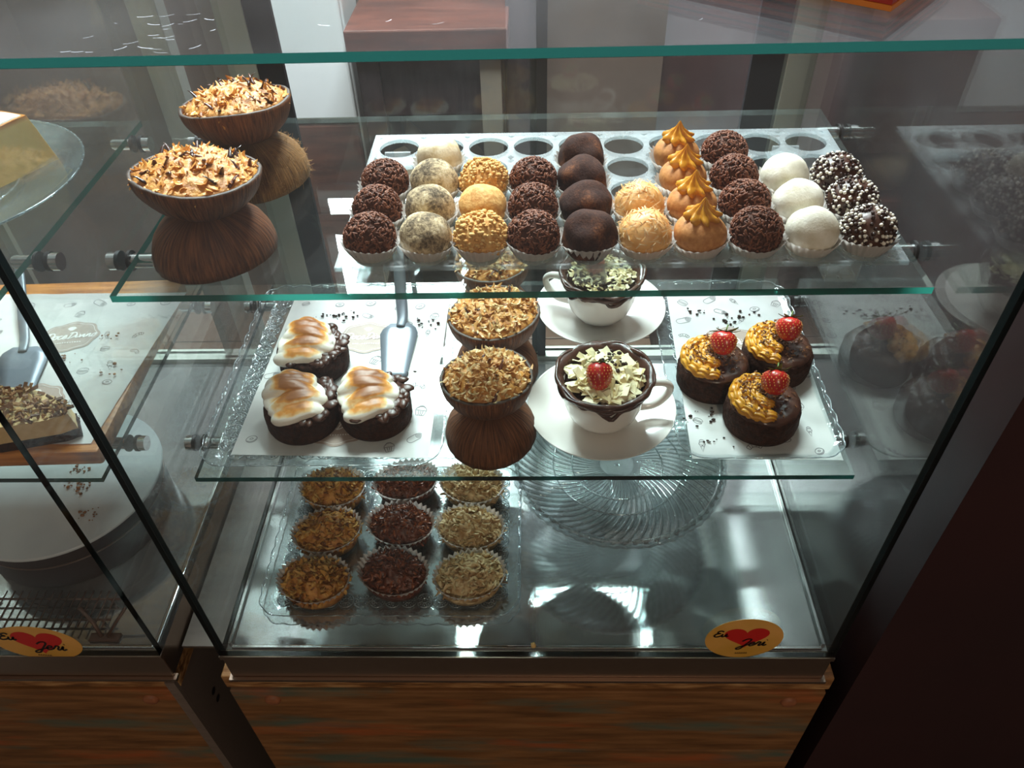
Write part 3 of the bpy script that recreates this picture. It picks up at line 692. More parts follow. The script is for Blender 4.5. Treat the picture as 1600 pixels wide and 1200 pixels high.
cup_proto = cup_mesh(.0135, .0231, -.0070, .0098, 26, .045).build('paper_cup', 'cup_paper', None, True)
KIND = {}
def proto(kind, parts):
    KIND[kind] = parts
protos = {}
def make_ball(kind, var):
    key = (kind, var)
    if key in protos: return protos[key]
    P = []
    if kind == 'sprinkle':
        P = [(ball_mesh(BR*.94, var, .06), 'ball', 'choco_matte', None), (sprinkles(var), 'sprinkles', 'sprinkle', 'stuff')]
    elif kind == 'powdered':
        P = [(ball_mesh(BR*1.02, 20+var, .09, .012), 'ball', 'powdered', None)]
    elif kind == 'powder_plain':
        P = [(ball_mesh(BR*1.02, 25+var, .08, .012), 'ball', 'powder_plain', None)]
    elif kind == 'crumb':
        P = [(ball_mesh(BR*.98, 30+var, .09, .03), 'ball', 'crumb', None), (bits(30+var, 420, .0008, .0024, amp=.09), 'crumb_coating', 'crumb_bits', 'stuff')]
    elif kind == 'smooth':
        P = [(ball_mesh(BR*.98, 38+var, .08, .012), 'ball', 'crumb', None)]
    elif kind == 'cocoa':
        P = [(ball_mesh(BR*1.06, 40+var, .16, .006), 'ball', 'cocoa', None)]
    elif kind == 'orange':
        P = [(ball_mesh(BR*1.0, 50+var, .08, .01), 'ball', 'coconut_orange', None), (strips(50+var, 220, .0085, .0013, lift=.75), 'coconut_shreds', 'shred', 'stuff')]
    elif kind == 'caramel':
        P = [(ball_mesh(BR*1.0, 60+var, .04, .006, sq=.78), 'ball', 'caramel', None), (swirl_top(var), 'piped_topping', 'piping', None)]
    elif kind == 'milk':
        P = [(ball_mesh(BR*.99, 70+var, .06, .012, peak=.05), 'ball', 'milk', None)]
    elif kind == 'pearl':
        P = [(ball_mesh(BR*.98, 80+var, .05), 'ball', 'choco', None), (pearls(80+var, True, 100), 'white_pearls', 'pearl_white', 'stuff'), (pearls(80+var, False, 130), 'dark_pearls', 'pearl_dark', 'stuff')]
    protos[key] = P; return P
built = {}
DESC = {'sprinkle': ('chocolate_sprinkle_ball', 'chocolate ball coated in brown sprinkles'), 'powdered': ('powdered_ball', 'speckled ball dusted with milk powder'),
        'powder_plain': ('powdered_ball', 'cream ball dusted with milk powder'),
        'crumb': ('crumb_coated_ball', 'golden ball coated in rough crumbs'), 'smooth': ('caramel_ball', 'smooth golden caramel ball'), 'cocoa': ('cocoa_truffle', 'dark cocoa dusted truffle'),
        'orange': ('coconut_ball', 'pale orange ball with coconut shreds'), 'caramel': ('piped_caramel_ball', 'caramel ball with piped golden swirl'), 'milk': ('milk_powder_ball', 'white milk powder ball'),
        'pearl': ('sugar_pearl_ball', 'chocolate ball covered in white pearls')}
ORD = ['first', 'second', 'third', 'fourth', 'fifth', 'sixth', 'seventh', 'eighth', 'ninth', 'tenth']
def place_ball(kind, r, c, pos, rs):
    var = (r+c) % 3
    nm, ds = DESC[kind]
    o = thing(nm, f'{ds}, {pos} of the {ORD[c]} column from the left', 'sweet',
              (GX0+c*GDX+rs.uniform(-.0006, .0006), GY0+r*GDY+rs.uniform(-.0006, .0006), TZ), (0, 0, rs.uniform(-.5, .5)+var), 'sweets standing in the acrylic tray')
    key = (kind, var)
    if key not in built:
        built[key] = [mb.build(n_, mt, o, True, kind=kd) for mb, n_, mt, kd in make_ball(kind, var)]
    else:
        for p in built[key]:
            q = p.copy(); COL.objects.link(q); q.parent = o
    for p in o.children:
        p.scale = (rs.uniform(.98, 1.03),)*2+(rs.uniform(.97, 1.05),) if False else p.scale
    q = cup_proto.copy(); COL.objects.link(q); q.parent = o; q.rotation_euler = (rs.uniform(-.05, .05), rs.uniform(-.05, .05), rs.uniform(0, 6))
    return o
layout = {0: ('sprinkle', [2, 3, 4]), 1: ('powdered', [1, 2, 3, 4]), 2: ('crumb', [2, 3, 4]), 3: ('sprinkle', [2, 3, 4]), 4: ('cocoa', [1, 2, 3, 4]),
          5: ('orange', [3, 4]), 6: ('caramel', [1, 2, 3, 4]), 7: ('sprinkle', [1, 2, 3, 4]), 8: ('milk', [2, 3, 4]), 9: ('pearl', [2, 3, 4])}
rs = random.Random(11)
for c, (kind, rows) in layout.items():
    for r in rows:
        i = rows[::-1].index(r); n = len(rows)
        pos = 'frontmost' if i == 0 else ('rearmost' if i == n-1 else ('second from front' if i == 1 else 'third from front'))
        k = kind
        if (r, c) == (1, 1): k = 'powder_plain'
        if (r, c) == (3, 2): k = 'smooth'
        place_ball(k, r, c, pos, rs)
bpy.data.objects.remove(cup_proto)

# ------------------------------------------------------------------ flakes of coconut
def flakes(n, R, dome, L, wd, seed, lift=.5, z0=0.0, edge=.0, curl=.35, conc=.5):
    """a heap of shaved strips over a dome of radius R and height dome"""
    mb = MB(); rs = random.Random(seed)
    for i in range(n):
        rr = R*rs.random()**conc; a = rs.uniform(0, 6.283); x, y = rr*math.cos(a), rr*math.sin(a)
        z = z0+dome*(1-(rr/R)**2)+.0022*nz((x*90, y*90, 0), 1, seed)*2+rs.uniform(-.0006, .0012)-edge*(rr/R)**6
        b = rs.uniform(0, 6.283); el = rs.gauss(.12, .38)*lift*2
        d = Vector((math.cos(b)*math.cos(el), math.sin(b)*math.cos(el), math.sin(el)))
        rl = rs.uniform(-1.0, 1.0); sd = Vector((-math.sin(b), math.cos(b), 0)); un_ = d.cross(sd); sd = sd*math.cos(rl)+un_*math.sin(rl); nn = sd.cross(d)
        l_ = L*rs.uniform(.5, 1.15); w_ = wd*rs.uniform(.6, 1.25); cu = rs.uniform(-1, 1)*curl*4; p = Vector((x, y, z)); vs = []; K = 4
        for k in range(K+1):
            t_ = k/K-.5; c = p+d*l_*t_+nn*cu*l_*t_*t_+sd*.15*l_*math.sin(4*t_+i); ww = w_*(1-.75*(2*abs(t_))**2.2)+.0002
            for s_ in (-1, 0, 1): vs.append(c+sd*ww/2*s_+nn*(abs(s_)*.28*w_))
        fs = []
        for k in range(K):
            for s_ in (0, 1): fs.append((k*3+s_, k*3+s_+1, k*3+4+s_, k*3+3+s_))
        mb.add(vs, fs)
    return mb
def fill_dome(R, dome, seed, z0=0, amp=.0022, bottom=.012):
    prof = [(.0001, dome)]+[(R*k/10, dome*(1-(k/10)**2)) for k in range(1, 11)]+[(R*.9, -bottom), (.0001, -bottom)]
    def wob(a, i, r, z):
        x, y = r*math.cos(a), r*math.sin(a)
        return r, z+(amp*nz((x*150, y*150, z*50), 1, seed)+amp*.7*nz((x*330, y*330, 0), 1, seed) if i < 11 else 0)
    return MB().lathe(prof, 72, wob=wob, c=(0, 0, z0))
def burnt(n, R, dome, seed, z0):
    mb = MB(); rs = random.Random(seed)
    for i in range(n):
        rr = R*math.sqrt(rs.random())*.9; a = rs.uniform(0, 6.28); x, y = rr*math.cos(a), rr*math.sin(a)
        p = Vector((x, y, z0+dome*(1-(rr/R)**2)+.002)); b = rs.uniform(0, 6.28); el = rs.uniform(.2, 1.0)
        d = Vector((math.cos(b)*math.cos(el), math.sin(b)*math.cos(el), math.sin(el))); L = rs.uniform(.007, .016)
        mb.tube([p-d*L*.3, p, p+d*L*.4+Vector((0, 0, .001)), p+d*L*.7], lambda t_: .0026*(1-t_)+.0003, 5, flat=.4)
    return mb
M['burnt'] = island('burnt_coconut_tips', [(.1, lin(26, 14, 12)), (.9, lin(96, 46, 26))], .35, .6)
# ------------------------------------------------------------------ coconut shell bowls
def coconut_bowl(label, loc, rb, rt_, hb, ht, tilt, rz, seed, flk, light=False, fuzz=0):
    o = thing('coconut_bowl', label, 'dessert', loc, (0, 0, rz), 'coconut shell desserts')
    th = .0028
    def wobf(sd):
        def wob(a, i, r, z):
            return r*(1+.022*math.sin(2*a+sd)+.014*math.sin(3*a+2*sd)+.005*math.sin(17*a)+.004*math.sin(29*a+sd)), z+.0009*math.sin(3*a+sd)*min(1, z*40)
        return wob
    # base: half shell standing on its rim
    pr = []
    for k in range(0, 13):
        a = k/12*PI/2; pr.append((max(.0001, rb*math.sin(a)**.85), hb*math.cos(a)**.9 if k < 12 else 0))
    inner = [(max(.0001, r-th), max(0, z-th)) for r, z in reversed(pr)]
    MB().lathe(pr+inner, 56, wob=wobf(seed)).build('base_shell', 'shell_light' if light else 'shell', o)
    if fuzz:
        mb = MB(); r_ = random.Random(seed)
        for i in range(fuzz):
            k = r_.uniform(.35, .98); a = k*PI/2; th_ = r_.uniform(0, 6.28)
            rr, z = rb*math.sin(a)**.85, hb*math.cos(a)**.9
            p = Vector((rr*math.cos(th_), rr*math.sin(th_), z)); nr = Vector((math.cos(th_), math.sin(th_), .5)).normalized()
            d = (nr*.5+Vector((r_.gauss(0, .6), r_.gauss(0, .6), r_.gauss(0, .6)))).normalized(); L = r_.uniform(.002, .006)
            mb.tube([p, p+d*L*.5, p+d*L+Vector((0, 0, r_.uniform(-.002, .002)))], .00014, 3, caps=False)
        mb.build('husk_fibres', 'husk', o, kind='stuff')
    # bowl
    e = bpy.data.objects.new
    T = Matrix.Translation((0, 0, hb-.0035)) @ Matrix.Rotation(tilt[1], 4, Vector((math.cos(tilt[0]), math.sin(tilt[0]), 0)))
    pr = []
    for k in range(0, 13):
        a = k/12*PI/2; pr.append((max(.0001, rt_*math.sin(a)**.8), ht*(1-math.cos(a)**1.15)))
    inner = [(max(.0001, r-th*1.1), z+.0004 if k == 0 else z+th*.6) for k, (r, z) in enumerate(reversed(pr))]
    b = MB().lathe(pr+[(inner[0][0]+th*.5, ht+.0006)]+inner, 64, wob=wobf(seed+2))
    k_ = len(pr)+1+len(inner); b.mi = [1 if len(pr)-1 <= (i % (k_-1)) <= len(pr) else 0 for i in range(len(b.f))]
    b.xform(T).build('bowl_shell', ['shell', 'shell_rim'], o)
    R = rt_-th*1.2; dome = .0155
    fill_dome(R, dome, seed, ht-.0015, .0040).xform(T).build('coconut_filling', 'fill_gold', o)
    flakes(470, R*.97, dome, .0115, .0046, seed, z0=ht-(.0030 if flk == 'flake_toast' else .0006), lift=.30, curl=.5).xform(T).build('coconut_flakes', flk, o, kind='stuff')
    burnt(26 if flk == 'flake_toast' else 8, R, dome, seed, ht-.003).xform(T).build('burnt_tips', 'burnt', o, kind='stuff')
    return o
coconut_bowl('toasted coconut dessert in brown shell bowl, frontmost on the upper glass shelf', (-.2495, .136, ZU+.0003), .0490, .0495, .039, .034, (2.2, .13), .3, 1, 'flake_toast')
coconut_bowl('toasted coconut dessert on fibrous light brown shell base, behind another on the upper shelf', (-.2465, .258, ZU+.0003), .0500, .0480, .040, .036, (2.3, .12), 1.4, 2, 'flake_toast', True, 900)
coconut_bowl('baked coconut dessert in dark shell bowl, frontmost of three on the lower shelf', (-.0300, .1280, ZM+.0003), .0465, .0435, .041, .040, (1.5, .05), 2.0, 3, 'flake_pale')
coconut_bowl('baked coconut dessert in dark shell bowl, middle of three on the lower shelf', (-.0265, .2250, ZM+.0003), .0465, .0480, .041, .040, (.6, .05), 3.1, 4, 'flake_pale')
coconut_bowl('baked coconut dessert in shell bowl, rearmost of three on the lower shelf', (-.0320, .3205, ZM+.0003), .0450, .0440, .041, .040, (.2, .03), 4.0, 5, 'flake_pale')

# ------------------------------------------------------------------ strawberries
def strawberry(label, loc, rot, r=.0125, L=.026, seed=0, stem_=False):
    o = thing('strawberry', label, 'strawberry', loc, rot, 'strawberries on the desserts')
    prof = [(.0001, 0), (r*.30, L*.015), (r*.62, L*.12), (r*.85, L*.30), (r*.98, L*.52), (r*1.0, L*.68), (r*.86, L*.86), (r*.55, L*.97), (r*.2, L*.985), (.0001, L*.975)]
    pos = []
    MB().lathe(prof, 40, wob=lambda a, i, rr, z: (rr*(1+.05*math.sin(3*a+seed)+.03*math.sin(2*a)), z)).build('berry', 'berry', o)
    sd = MB()
    for ring in range(8):
        t_ = .1+ring*.1; z = L*t_
        rr = np.interp(z, [p[1] for p in prof[:8]], [p[0] for p in prof[:8]])
        n = max(5, int(2*PI*rr/.0042))
        for k in range(n):
            a = 2*PI*(k+.5*(ring % 2))/n
            R_ = rr*(1+.05*math.sin(3*a+seed)+.03*math.sin(2*a))
            sd.ball((R_*math.cos(a), R_*math.sin(a), z), (.0006, .0006, .0010), 1)
    sd.build('seeds', 'seed', o, kind='stuff')
    rs = random.Random(seed)
    for k in range(7):
        a = 2*PI*k/7+rs.uniform(-.2, .2); l_ = r*rs.uniform(.75, 1.15); up_ = rs.uniform(.0, .5)
        vs = []
        for i, (t_, w_) in enumerate(((0, .25), (.35, .42), (.7, .28), (1, .02))):
            rad = .001+l_*t_; z = L*.975+.0012+l_*up_*t_*t_-.002*t_
            c = Vector((rad*math.cos(a), rad*math.sin(a), z)); s_ = Vector((-math.sin(a), math.cos(a), 0))*l_*w_*.5
            vs += [c-s_, c+Vector((0, 0, -.0006)), c+s_]
        MB().add(vs, [(i*3+j, i*3+j+1, i*3+j+4, i*3+j+3) for i in range(3) for j in (0, 1)]).build('leaf', 'leaf', o)
    if stem_: MB().tube([(0, 0, L*.97), (.001, 0, L+.004), (.002, .001, L+.008)], .0007, 6).build('stem', 'leaf', o)
    return o

# ------------------------------------------------------------------ cups and saucers
def saucer(label, loc):
    pr = [(.0001, .0022), (.024, .0022), (.0265, .0042), (.029, .0050), (.045, .0075), (.060, .0105), (.0735, .0150), (.0747, .0156), (.0745, .0145), (.060, .0078), (.040, .0032), (.031, .0012), (.029, 0), (.0255, 0), (.025, .001), (.0001, .001)]
    o = MB().lathe(pr, 96).build('saucer', 'porcelain', None, loc=loc); tag(o, label, 'saucer', 'white saucers'); return o
def cup(label, loc, ha, seed, side):
    o = thing('coffee_cup', label, 'cup', loc, (0, 0, 0), 'white cups of dessert')
    H = .0560
    out = [(.0001, .0), (.0185, 0), (.0195, .0012), (.0215, .003), (.029, .0085), (.0355, .0185), (.0392, .031), (.0405, .044), (.0408, H)]
    inn = [(.0400, H+.0006), (.0385, H-.001), (.0378, .044), (.036, .030), (.032, .0185), (.024, .009), (.0001, .006)]
    MB().lathe(out+inn, 72).build('cup_body', 'porcelain', o)
    d = Vector((math.cos(ha), math.sin(ha), 0)); pts = [d*.0390+Vector((0, 0, .046)), d*.050+Vector((0, 0, .0485)), d*.0605+Vector((0, 0, .047)), d*.0655+Vector((0, 0, .040)), d*.0615+Vector((0, 0, .028)), d*.051+Vector((0, 0, .0185)), d*.035+Vector((0, 0, .0165))]
    MB().tube(smooth_line(pts, 5), lambda t_: .0046-.0008*math.sin(t_*PI), 10, upv=d.cross(Vector((0, 0, 1)))).build('handle', 'porcelain', o)
    # chocolate rim: strands of set chocolate around the lip, dripping outside
    mb = MB(); rs = random.Random(seed)
    for k in range(6):
        R0 = .0418+.0010*k; z0 = H-.0040+k*.0021; pts = []; p1, p2, p3 = [rs.uniform(0, 6) for _ in range(3)]
        for i in range(97):
            a = 2*PI*i/96; R_ = R0+.0010*math.sin(5*a+p1)+.0007*math.sin(9*a+p2); z = z0+.0016*math.sin(3*a+p3)+.0008*math.sin(11*a+p1)
            if k == 0: z -= .0055*max(0, math.sin(5*a+seed))**2+.003*max(0, math.sin(9*a+2))**3
            if k == 1: z -= .0030*max(0, math.sin(5*a+seed))**2
            pts.append((R_*math.cos(a), R_*math.sin(a), z))
        mb.tube(pts, lambda t_: .0021+.0004*math.sin(40*t_+p2), 7, caps=False)
    # inner wall of chocolate
    mb.lathe([(.0470, H+.0075), (.0450, H+.0085), (.0395, H+.003), (.0365, H-.008)], 60, wob=lambda a, i, r, z: (r+.0006*math.sin(13*a), z+.0009*math.sin(7*a+i)))
    mb.build('chocolate_rim', 'ganache', o)
    fill_dome(.0372, .007, seed, H-.005, .002).build('chocolate_filling', 'brownie', o)
    sh = MB(); rs = random.Random(seed+5)
    def flake_(x, y, z, s_, thin=.0009):
        b = MB().box(-s_, s_, -s_*rs.uniform(.35, .8), s_*rs.uniform(.35, .8), -thin/2, thin/2)
        b.v = [(vx*(1+rs.uniform(-.3, .3)), vy*(1+rs.uniform(-.4, .4)), vz) for vx, vy, vz in b.v]
        R_ = Matrix.Translation((x, y, z)) @ Matrix.Rotation(rs.uniform(0, 6.28), 4, 'Z') @ Matrix.Rotation(rs.gauss(0, .55), 4, 'X') @ Matrix.Rotation(rs.gauss(0, .55), 4, 'Y')
        b.xform(R_); sh.add(b.v, b.f)
    big = side > 0
    for i in range(115 if big else 320):
        a = rs.uniform(0, 6.28); rr = .0365*math.sqrt(rs.random()); s_ = rs.uniform(.004, .0085) if big else rs.uniform(.0018, .0038)
        flake_(rr*math.cos(a), rr*math.sin(a), H+.0025+.006*(1-(rr/.034)**2)+rs.uniform(0, .004), s_)
    sh.build('white_chocolate_shavings', 'white_shave', o, False, kind='stuff')
    ck = MB()
    for i in range(26):
        a = rs.gauss(.9 if big else -1.9, .55); rr = rs.uniform(.012, .033)
        ck.ball((rr*math.cos(a), rr*math.sin(a), H+.007+.004*(1-(rr/.034)**2)+rs.uniform(0, .002)), rs.uniform(.0010, .0026), 1, f=lambda v: 1+.4*nz(v, 2, i))
    ck.build('chocolate_crumbs', 'crumbs', o, kind='stuff')
    return o
saucer('white saucer under the front cup, nearer the front glass', (.0815, .1535, ZM+.0003))
saucer('white saucer under the rear cup, partly behind the upper shelf edge', (.0920, .3190, ZM+.0003))
c1_ = cup('white cup of chocolate dessert with large shavings on the front saucer', (.0815, .1450, ZM+.0027), .05, 3, 1)
c2_ = cup('white cup of chocolate dessert with fine shavings on the rear saucer', (.0905, .3130, ZM+.0027), 2.85, 8, -1)
strawberry('red strawberry with leaves on the front cup dessert', (.0745, .121, ZM+.066), (-.72, .1, .1), .0125, .027, 1)
strawberry('red strawberry on the rear cup dessert, seen through the upper shelf', (.083, .305, ZM+.066), (-.6, .2, .4), .0110, .023, 2)

# ------------------------------------------------------------------ moulded plastic trays with a lace border
ros = None
def rosette_mesh():
    mb = MB(); r = .0088
    mb.tube(arc(0, 0, r, 0, 2*PI, 24), .0008, 5, caps=False)
    mb.tube(arc(0, 0, r*.36, 0, 2*PI, 14), .0008, 5, caps=False)
    for k in range(8):
        a = 2*PI*k/8; mb.tube([(r*.36*math.cos(a), r*.36*math.sin(a), 0), (r*.97*math.cos(a), r*.97*math.sin(a), 0)], .0007, 4, caps=False)
        a += PI/8; mb.ball((r*.70*math.cos(a), r*.70*math.sin(a), 0), (.0013, .0013, .0005), 1)
    return mb
def rrect(x0, x1, y0, y1, r, n):
    """n points around a rounded rectangle, evenly spaced, with outward normals"""
    L = []; cx_ = [(x1-r, y1-r, 0), (x0+r, y1-r, PI/2), (x0+r, y0+r, PI), (x1-r, y0+r, 1.5*PI)]
    for (a, b, t0) in cx_:
        for i in range(13):
            t_ = t0+PI/2*i/12; L.append((a+r*math.cos(t_), b+r*math.sin(t_), math.cos(t_), math.sin(t_)))
    L.append(L[0]); d = [0]
    for i in range(1, len(L)): d.append(d[-1]+math.dist(L[i][:2], L[i-1][:2]))
    out = []
    for k in range(n):
        s_ = d[-1]*k/n; out.append(tuple(np.interp(s_, d, [p[j] for p in L]) for j in range(4)))
    return out, d[-1]
def lace_tray(label, x0, x1, y0, y1, z, waves, group=None):
    cx_, cy_ = (x0+x1)/2, (y0+y1)/2; hx, hy = (x1-x0)/2, (y1-y0)/2
    o = thing('lace_tray', label, 'tray', (cx_, cy_, z), (0, 0, 0), 'clear lace border trays')
    n = waves*8; rim = .016
    P, per = rrect(-hx, hx, -hy, hy, .028, n)
    rings = [(.030, .0008), (.0145, .0008), (.012, .0016), (.004, .0065), (0, .0078)]
    vs, fs = [], []
    for ins, zz in rings:
        for k, (x, y, nx, ny) in enumerate(P):
            wv = (.0016*abs(math.sin(PI*waves*k/n))-.0016) if ins < .003 else 0
            vs.append((x-nx*(ins-wv), y-ny*(ins-wv), zz+(.0012*abs(math.sin(PI*waves*k/n)) if ins < .003 else 0)))
    for i in range(len(rings)-1):
        for k in range(n): fs.append((i*n+k, i*n+(k+1) % n, (i+1)*n+(k+1) % n, (i+1)*n+k))
    fs.append(tuple(range(n)))
    ob = MB().add(vs, fs).build('tray_body', 'lace', o, 'auto')
    md = ob.modifiers.new('thickness', 'SOLIDIFY'); md.thickness = .0007; md.offset = 1
    rm = MB(); rm.tube([(vs[4*n+k][0], vs[4*n+k][1], vs[4*n+k][2]) for k in list(range(n))+[0]], .0006, 5, caps=False)
    rm.build('scalloped_rim', 'rosette', o)
    Q, per2 = rrect(-hx+.024, hx-.024, -hy+.024, hy-.024, .012, int(per/.0212))
    global ros
    for k, (x, y, nx, ny) in enumerate(Q):
        if ros is None: ros = rosette_mesh().build('rosette', 'rosette', o); ros.location = (x, y, .0016)
        else: inst(ros, 'rosette', o, (x, y, .0016), (0, 0, .37*k))
    return o
lace_tray('clear lace border tray under the toasted meringue tarts', -.3165, -.0760, .0790, .372, ZM+.0003, 46)
lace_tray('clear lace border tray under the strawberry chocolate cakes', .1525, .3150, .0860, .372, ZM+.0003, 40)
lace_tray('clear lace border tray on the steel floor under nine coconut cakes', -.3010, -.0040, .0420, .275, .0006, 46)

# ------------------------------------------------------------------ printed papers
def doodle(kind, s_):
    L = []
    if kind == 0:   # cupcake
        L = [[(-.5, 0), (-.35, -.6), (.35, -.6), (.5, 0), (-.5, 0)], arc(0, 0, .5, 0, PI, 8), arc(0, .3, .3, 0, PI, 7), [(-.2, -.05), (-.15, -.58)], [(0, -.05), (0, -.58)], [(.2, -.05), (.15, -.58)]]
    elif kind == 1: # swiss roll
        sp = [(.34*(1-t_/22)*math.cos(t_*.75)+.35, .34*(1-t_/22)*math.sin(t_*.75)) for t_ in range(22)]
        L = [sp, [(.35, .34), (-.5, .34)], [(.35, -.34), (-.5, -.34)], arc(-.5, 0, .34, PI/2, 1.5*PI, 7)]
    elif kind == 2: # ice cream
        L = [[(-.22, .1), (0, -.7), (.22, .1)], arc(0, .12, .26, -.3, PI+.3, 8), arc(0, .42, .2, -.4, PI+.4, 7), [(-.12, -.2), (.1, .05)], [(.12, -.2), (-.1, .05)]]
    elif kind == 3: # croissant
        L = [arc(0, -.4, .75, .5, PI-.5, 12), arc(0, -.5, .45, .5, PI-.5, 10), [(-.66, -.05), (-.42, -.28)], [(.66, -.05), (.42, -.28)], [(-.2, .32), (-.15, -.08)], [(.2, .32), (.15, -.08)], [(-.45, .2), (-.32, -.16)], [(.45, .2), (.32, -.16)]]
    elif kind == 4: # doughnut
        L = [arc(0, 0, .5, 0, 2*PI, 16, ry=.4), arc(0, .05, .16, 0, 2*PI, 9, ry=.1), arc(0, -.02, .42, PI+.2, 2*PI-.2, 9, ry=.26)]
    else:           # macaron
        L = [arc(0, .08, .5, 0, PI, 9, ry=.32), [(-.5, .08), (.5, .08)], [(-.5, -.08), (.5, -.08)], arc(0, -.08, .5, PI, 2*PI, 9, ry=.28)]
    return [[(p[0]*s_, p[1]*s_) for p in l_] for l_ in L]
def paper(label, quad, z, emblems, seed, words_cut=None, nd=34, fold=None, group='printed papers'):
    """quad: front-left, front-right, rear-right, rear-left"""
    A, B, C_, D = [Vector((*q, 0)) for q in quad]; ce = (A+B+C_+D)/4
    o = thing('printed_paper', label, 'paper', (ce.x, ce.y, z), (0, 0, 0), group)
    def pz(x, y): return .0007+.0006*nz((x*38, y*38, 0), 1, seed)+.0004*nz((x*90, y*90, 0), 1, seed)
    def pt(u, v): 
        p = (A*(1-u)+B*u)*(1-v)+(D*(1-u)+C_*u)*v-ce; return p
    n = 40; vs, fs = [], []
    for j in range(n+1):
        for i in range(n+1):
            p = pt(i/n, j/n); zz = pz(p.x, p.y)
            if fold:
                q = (p+ce-Vector((*fold, 0))).length
                if q < .03: zz += .012*(1-q/.03)**1.5*(.6+.4*math.sin(p.x*600))
            vs.append((p.x, p.y, zz))
    for j in range(n):
        for i in range(n): a = j*(n+1)+i; fs.append((a, a+1, a+n+2, a+n+1))
    MB().add(vs, fs).build('sheet', 'paper', o)
    dd = MB(); rs = random.Random(seed); pts = []; tr_ = 0
    while len(pts) < nd and tr_ < 2000:
        tr_ += 1; u, v = rs.uniform(.05, .95), rs.uniform(.04, .96); p = pt(u, v)
        if any((p-q).length < .025 for q in pts) or any(abs(p.x+ce.x-ex) < .042 and abs(p.y+ce.y-ey) < .038 for ex, ey, *_ in emblems): continue
        pts.append(p); a = rs.uniform(-.7, .7); R_ = Matrix.Rotation(a, 3, 'Z')
        for l_ in doodle(rs.randrange(6), rs.uniform(.009, .0125)):
            P = [R_ @ Vector((*q, 0))+p for q in l_]; dd.ribbon([(q.x, q.y, pz(q.x, q.y)+.0003) for q in P], .00060)
    dd.build('printed_doodles', 'ink', o, False, kind='stuff')
    for ex, ey, er, ew, rot in emblems:
        mb = MB(); k = 72; R_ = Matrix.Rotation(rot, 3, 'Z'); P = []
        for i in range(k):
            a = 2*PI*i/k; q = R_ @ Vector((er*(1+.045*math.cos(8*a))*math.cos(a), er*.80*(1+.045*math.cos(8*a))*math.sin(a), 0)); x, y = ex-ce.x+q.x, ey-ce.y+q.y
            P.append((x, y, pz(x, y)+.0005))
        c0 = (ex-ce.x, ey-ce.y, pz(ex-ce.x, ey-ce.y)+.0005)
        mb.add([c0]+P, [(0, i+1, (i+1) % k+1) for i in range(k)])
        em = mb.build('emblem', 'emblem', o, False)
        tx = MB(); script_word(tx, 'Doce', -er*.80, -er*.10, er*.17, er*.045, 0); script_word(tx, 'Divino', -er*.06, -er*.10, er*.165, er*.045, 0)
        for j in range(5):   # small crown-like cupcake mark above the words
            b = -.8+.4*j; tx.ribbon([(0, er*.34, 0), (er*.12*math.sin(b)*1.4, er*.34+er*.2*math.cos(b), 0)], er*.09)
        for j in range(12): tx.ribbon([(-er*.45+j*er*.08, -er*.34, 0), (-er*.41+j*er*.08, -er*.34, 0)], er*.05)
        bd = [(er*.90*(1+.045*math.cos(8*2*PI*i/k))*math.cos(2*PI*i/k), er*.71*(1+.045*math.cos(8*2*PI*i/k))*math.sin(2*PI*i/k), 0) for i in range(k+1)]
        tx.ribbon(bd, er*.015)
        tx.v = [tuple((R_ @ Vector(p))+Vector((c0[0], c0[1], 0))) for p in tx.v]; tx.v = [(x, y, pz(x, y)+.0009) for x, y, _ in tx.v]
        tx.build('lettering', 'white_ink', em, False)
    return o
paper('white printed paper under the toasted meringue tarts', [(-.2860, .0990), (-.0900, .0930), (-.0880, .3560), (-.2780, .3560)], ZM+.0027,
      [(-.178, .277, .0330, .027, .0), (-.186, .135, .032, .027, .05)], 1, fold=(-.098, .222))
paper('white printed paper under the strawberry chocolate cakes', [(.1650, .0910), (.3080, .0880), (.3130, .3560), (.1740, .3580)], ZM+.0027,
      [(.236, .262, .0330, .027, .0)], 2, nd=30)

# ------------------------------------------------------------------ tarts and cakes
def cake_base(r, h, seed, top_amp=.003):
    prof = [(.0001, 0), (r*.5, 0), (r*.97, .0005), (r*1.0, .004), (r*1.005, h*.26), (r*1.01, h*.38), (r*1.01, h*.5), (r*1.01, h*.62), (r*1.005, h*.74), (r*1.0, h*.86), (r*.95, h*.98), (r*.86, h*1.03), (r*.7, h*1.0), (r*.5, h*1.02), (r*.25, h*1.02), (.0001, h*1.02)]
    def wob(a, i, rr, z):
        p = (rr*math.cos(a)*80, rr*math.sin(a)*80, z*80)
        k = nz(p, 1, seed)
        if i >= 3: rr *= 1+.03*k+.016*nz((p[0]*3.1, p[1]*3.1, p[2]*3.1), 1, seed)
        if i >= 10: z += top_amp*nz((p[0]*1.1, p[1]*1.1, 3), 1, seed)
        return rr, z
    return MB().lathe(prof, 120, wob=wob)
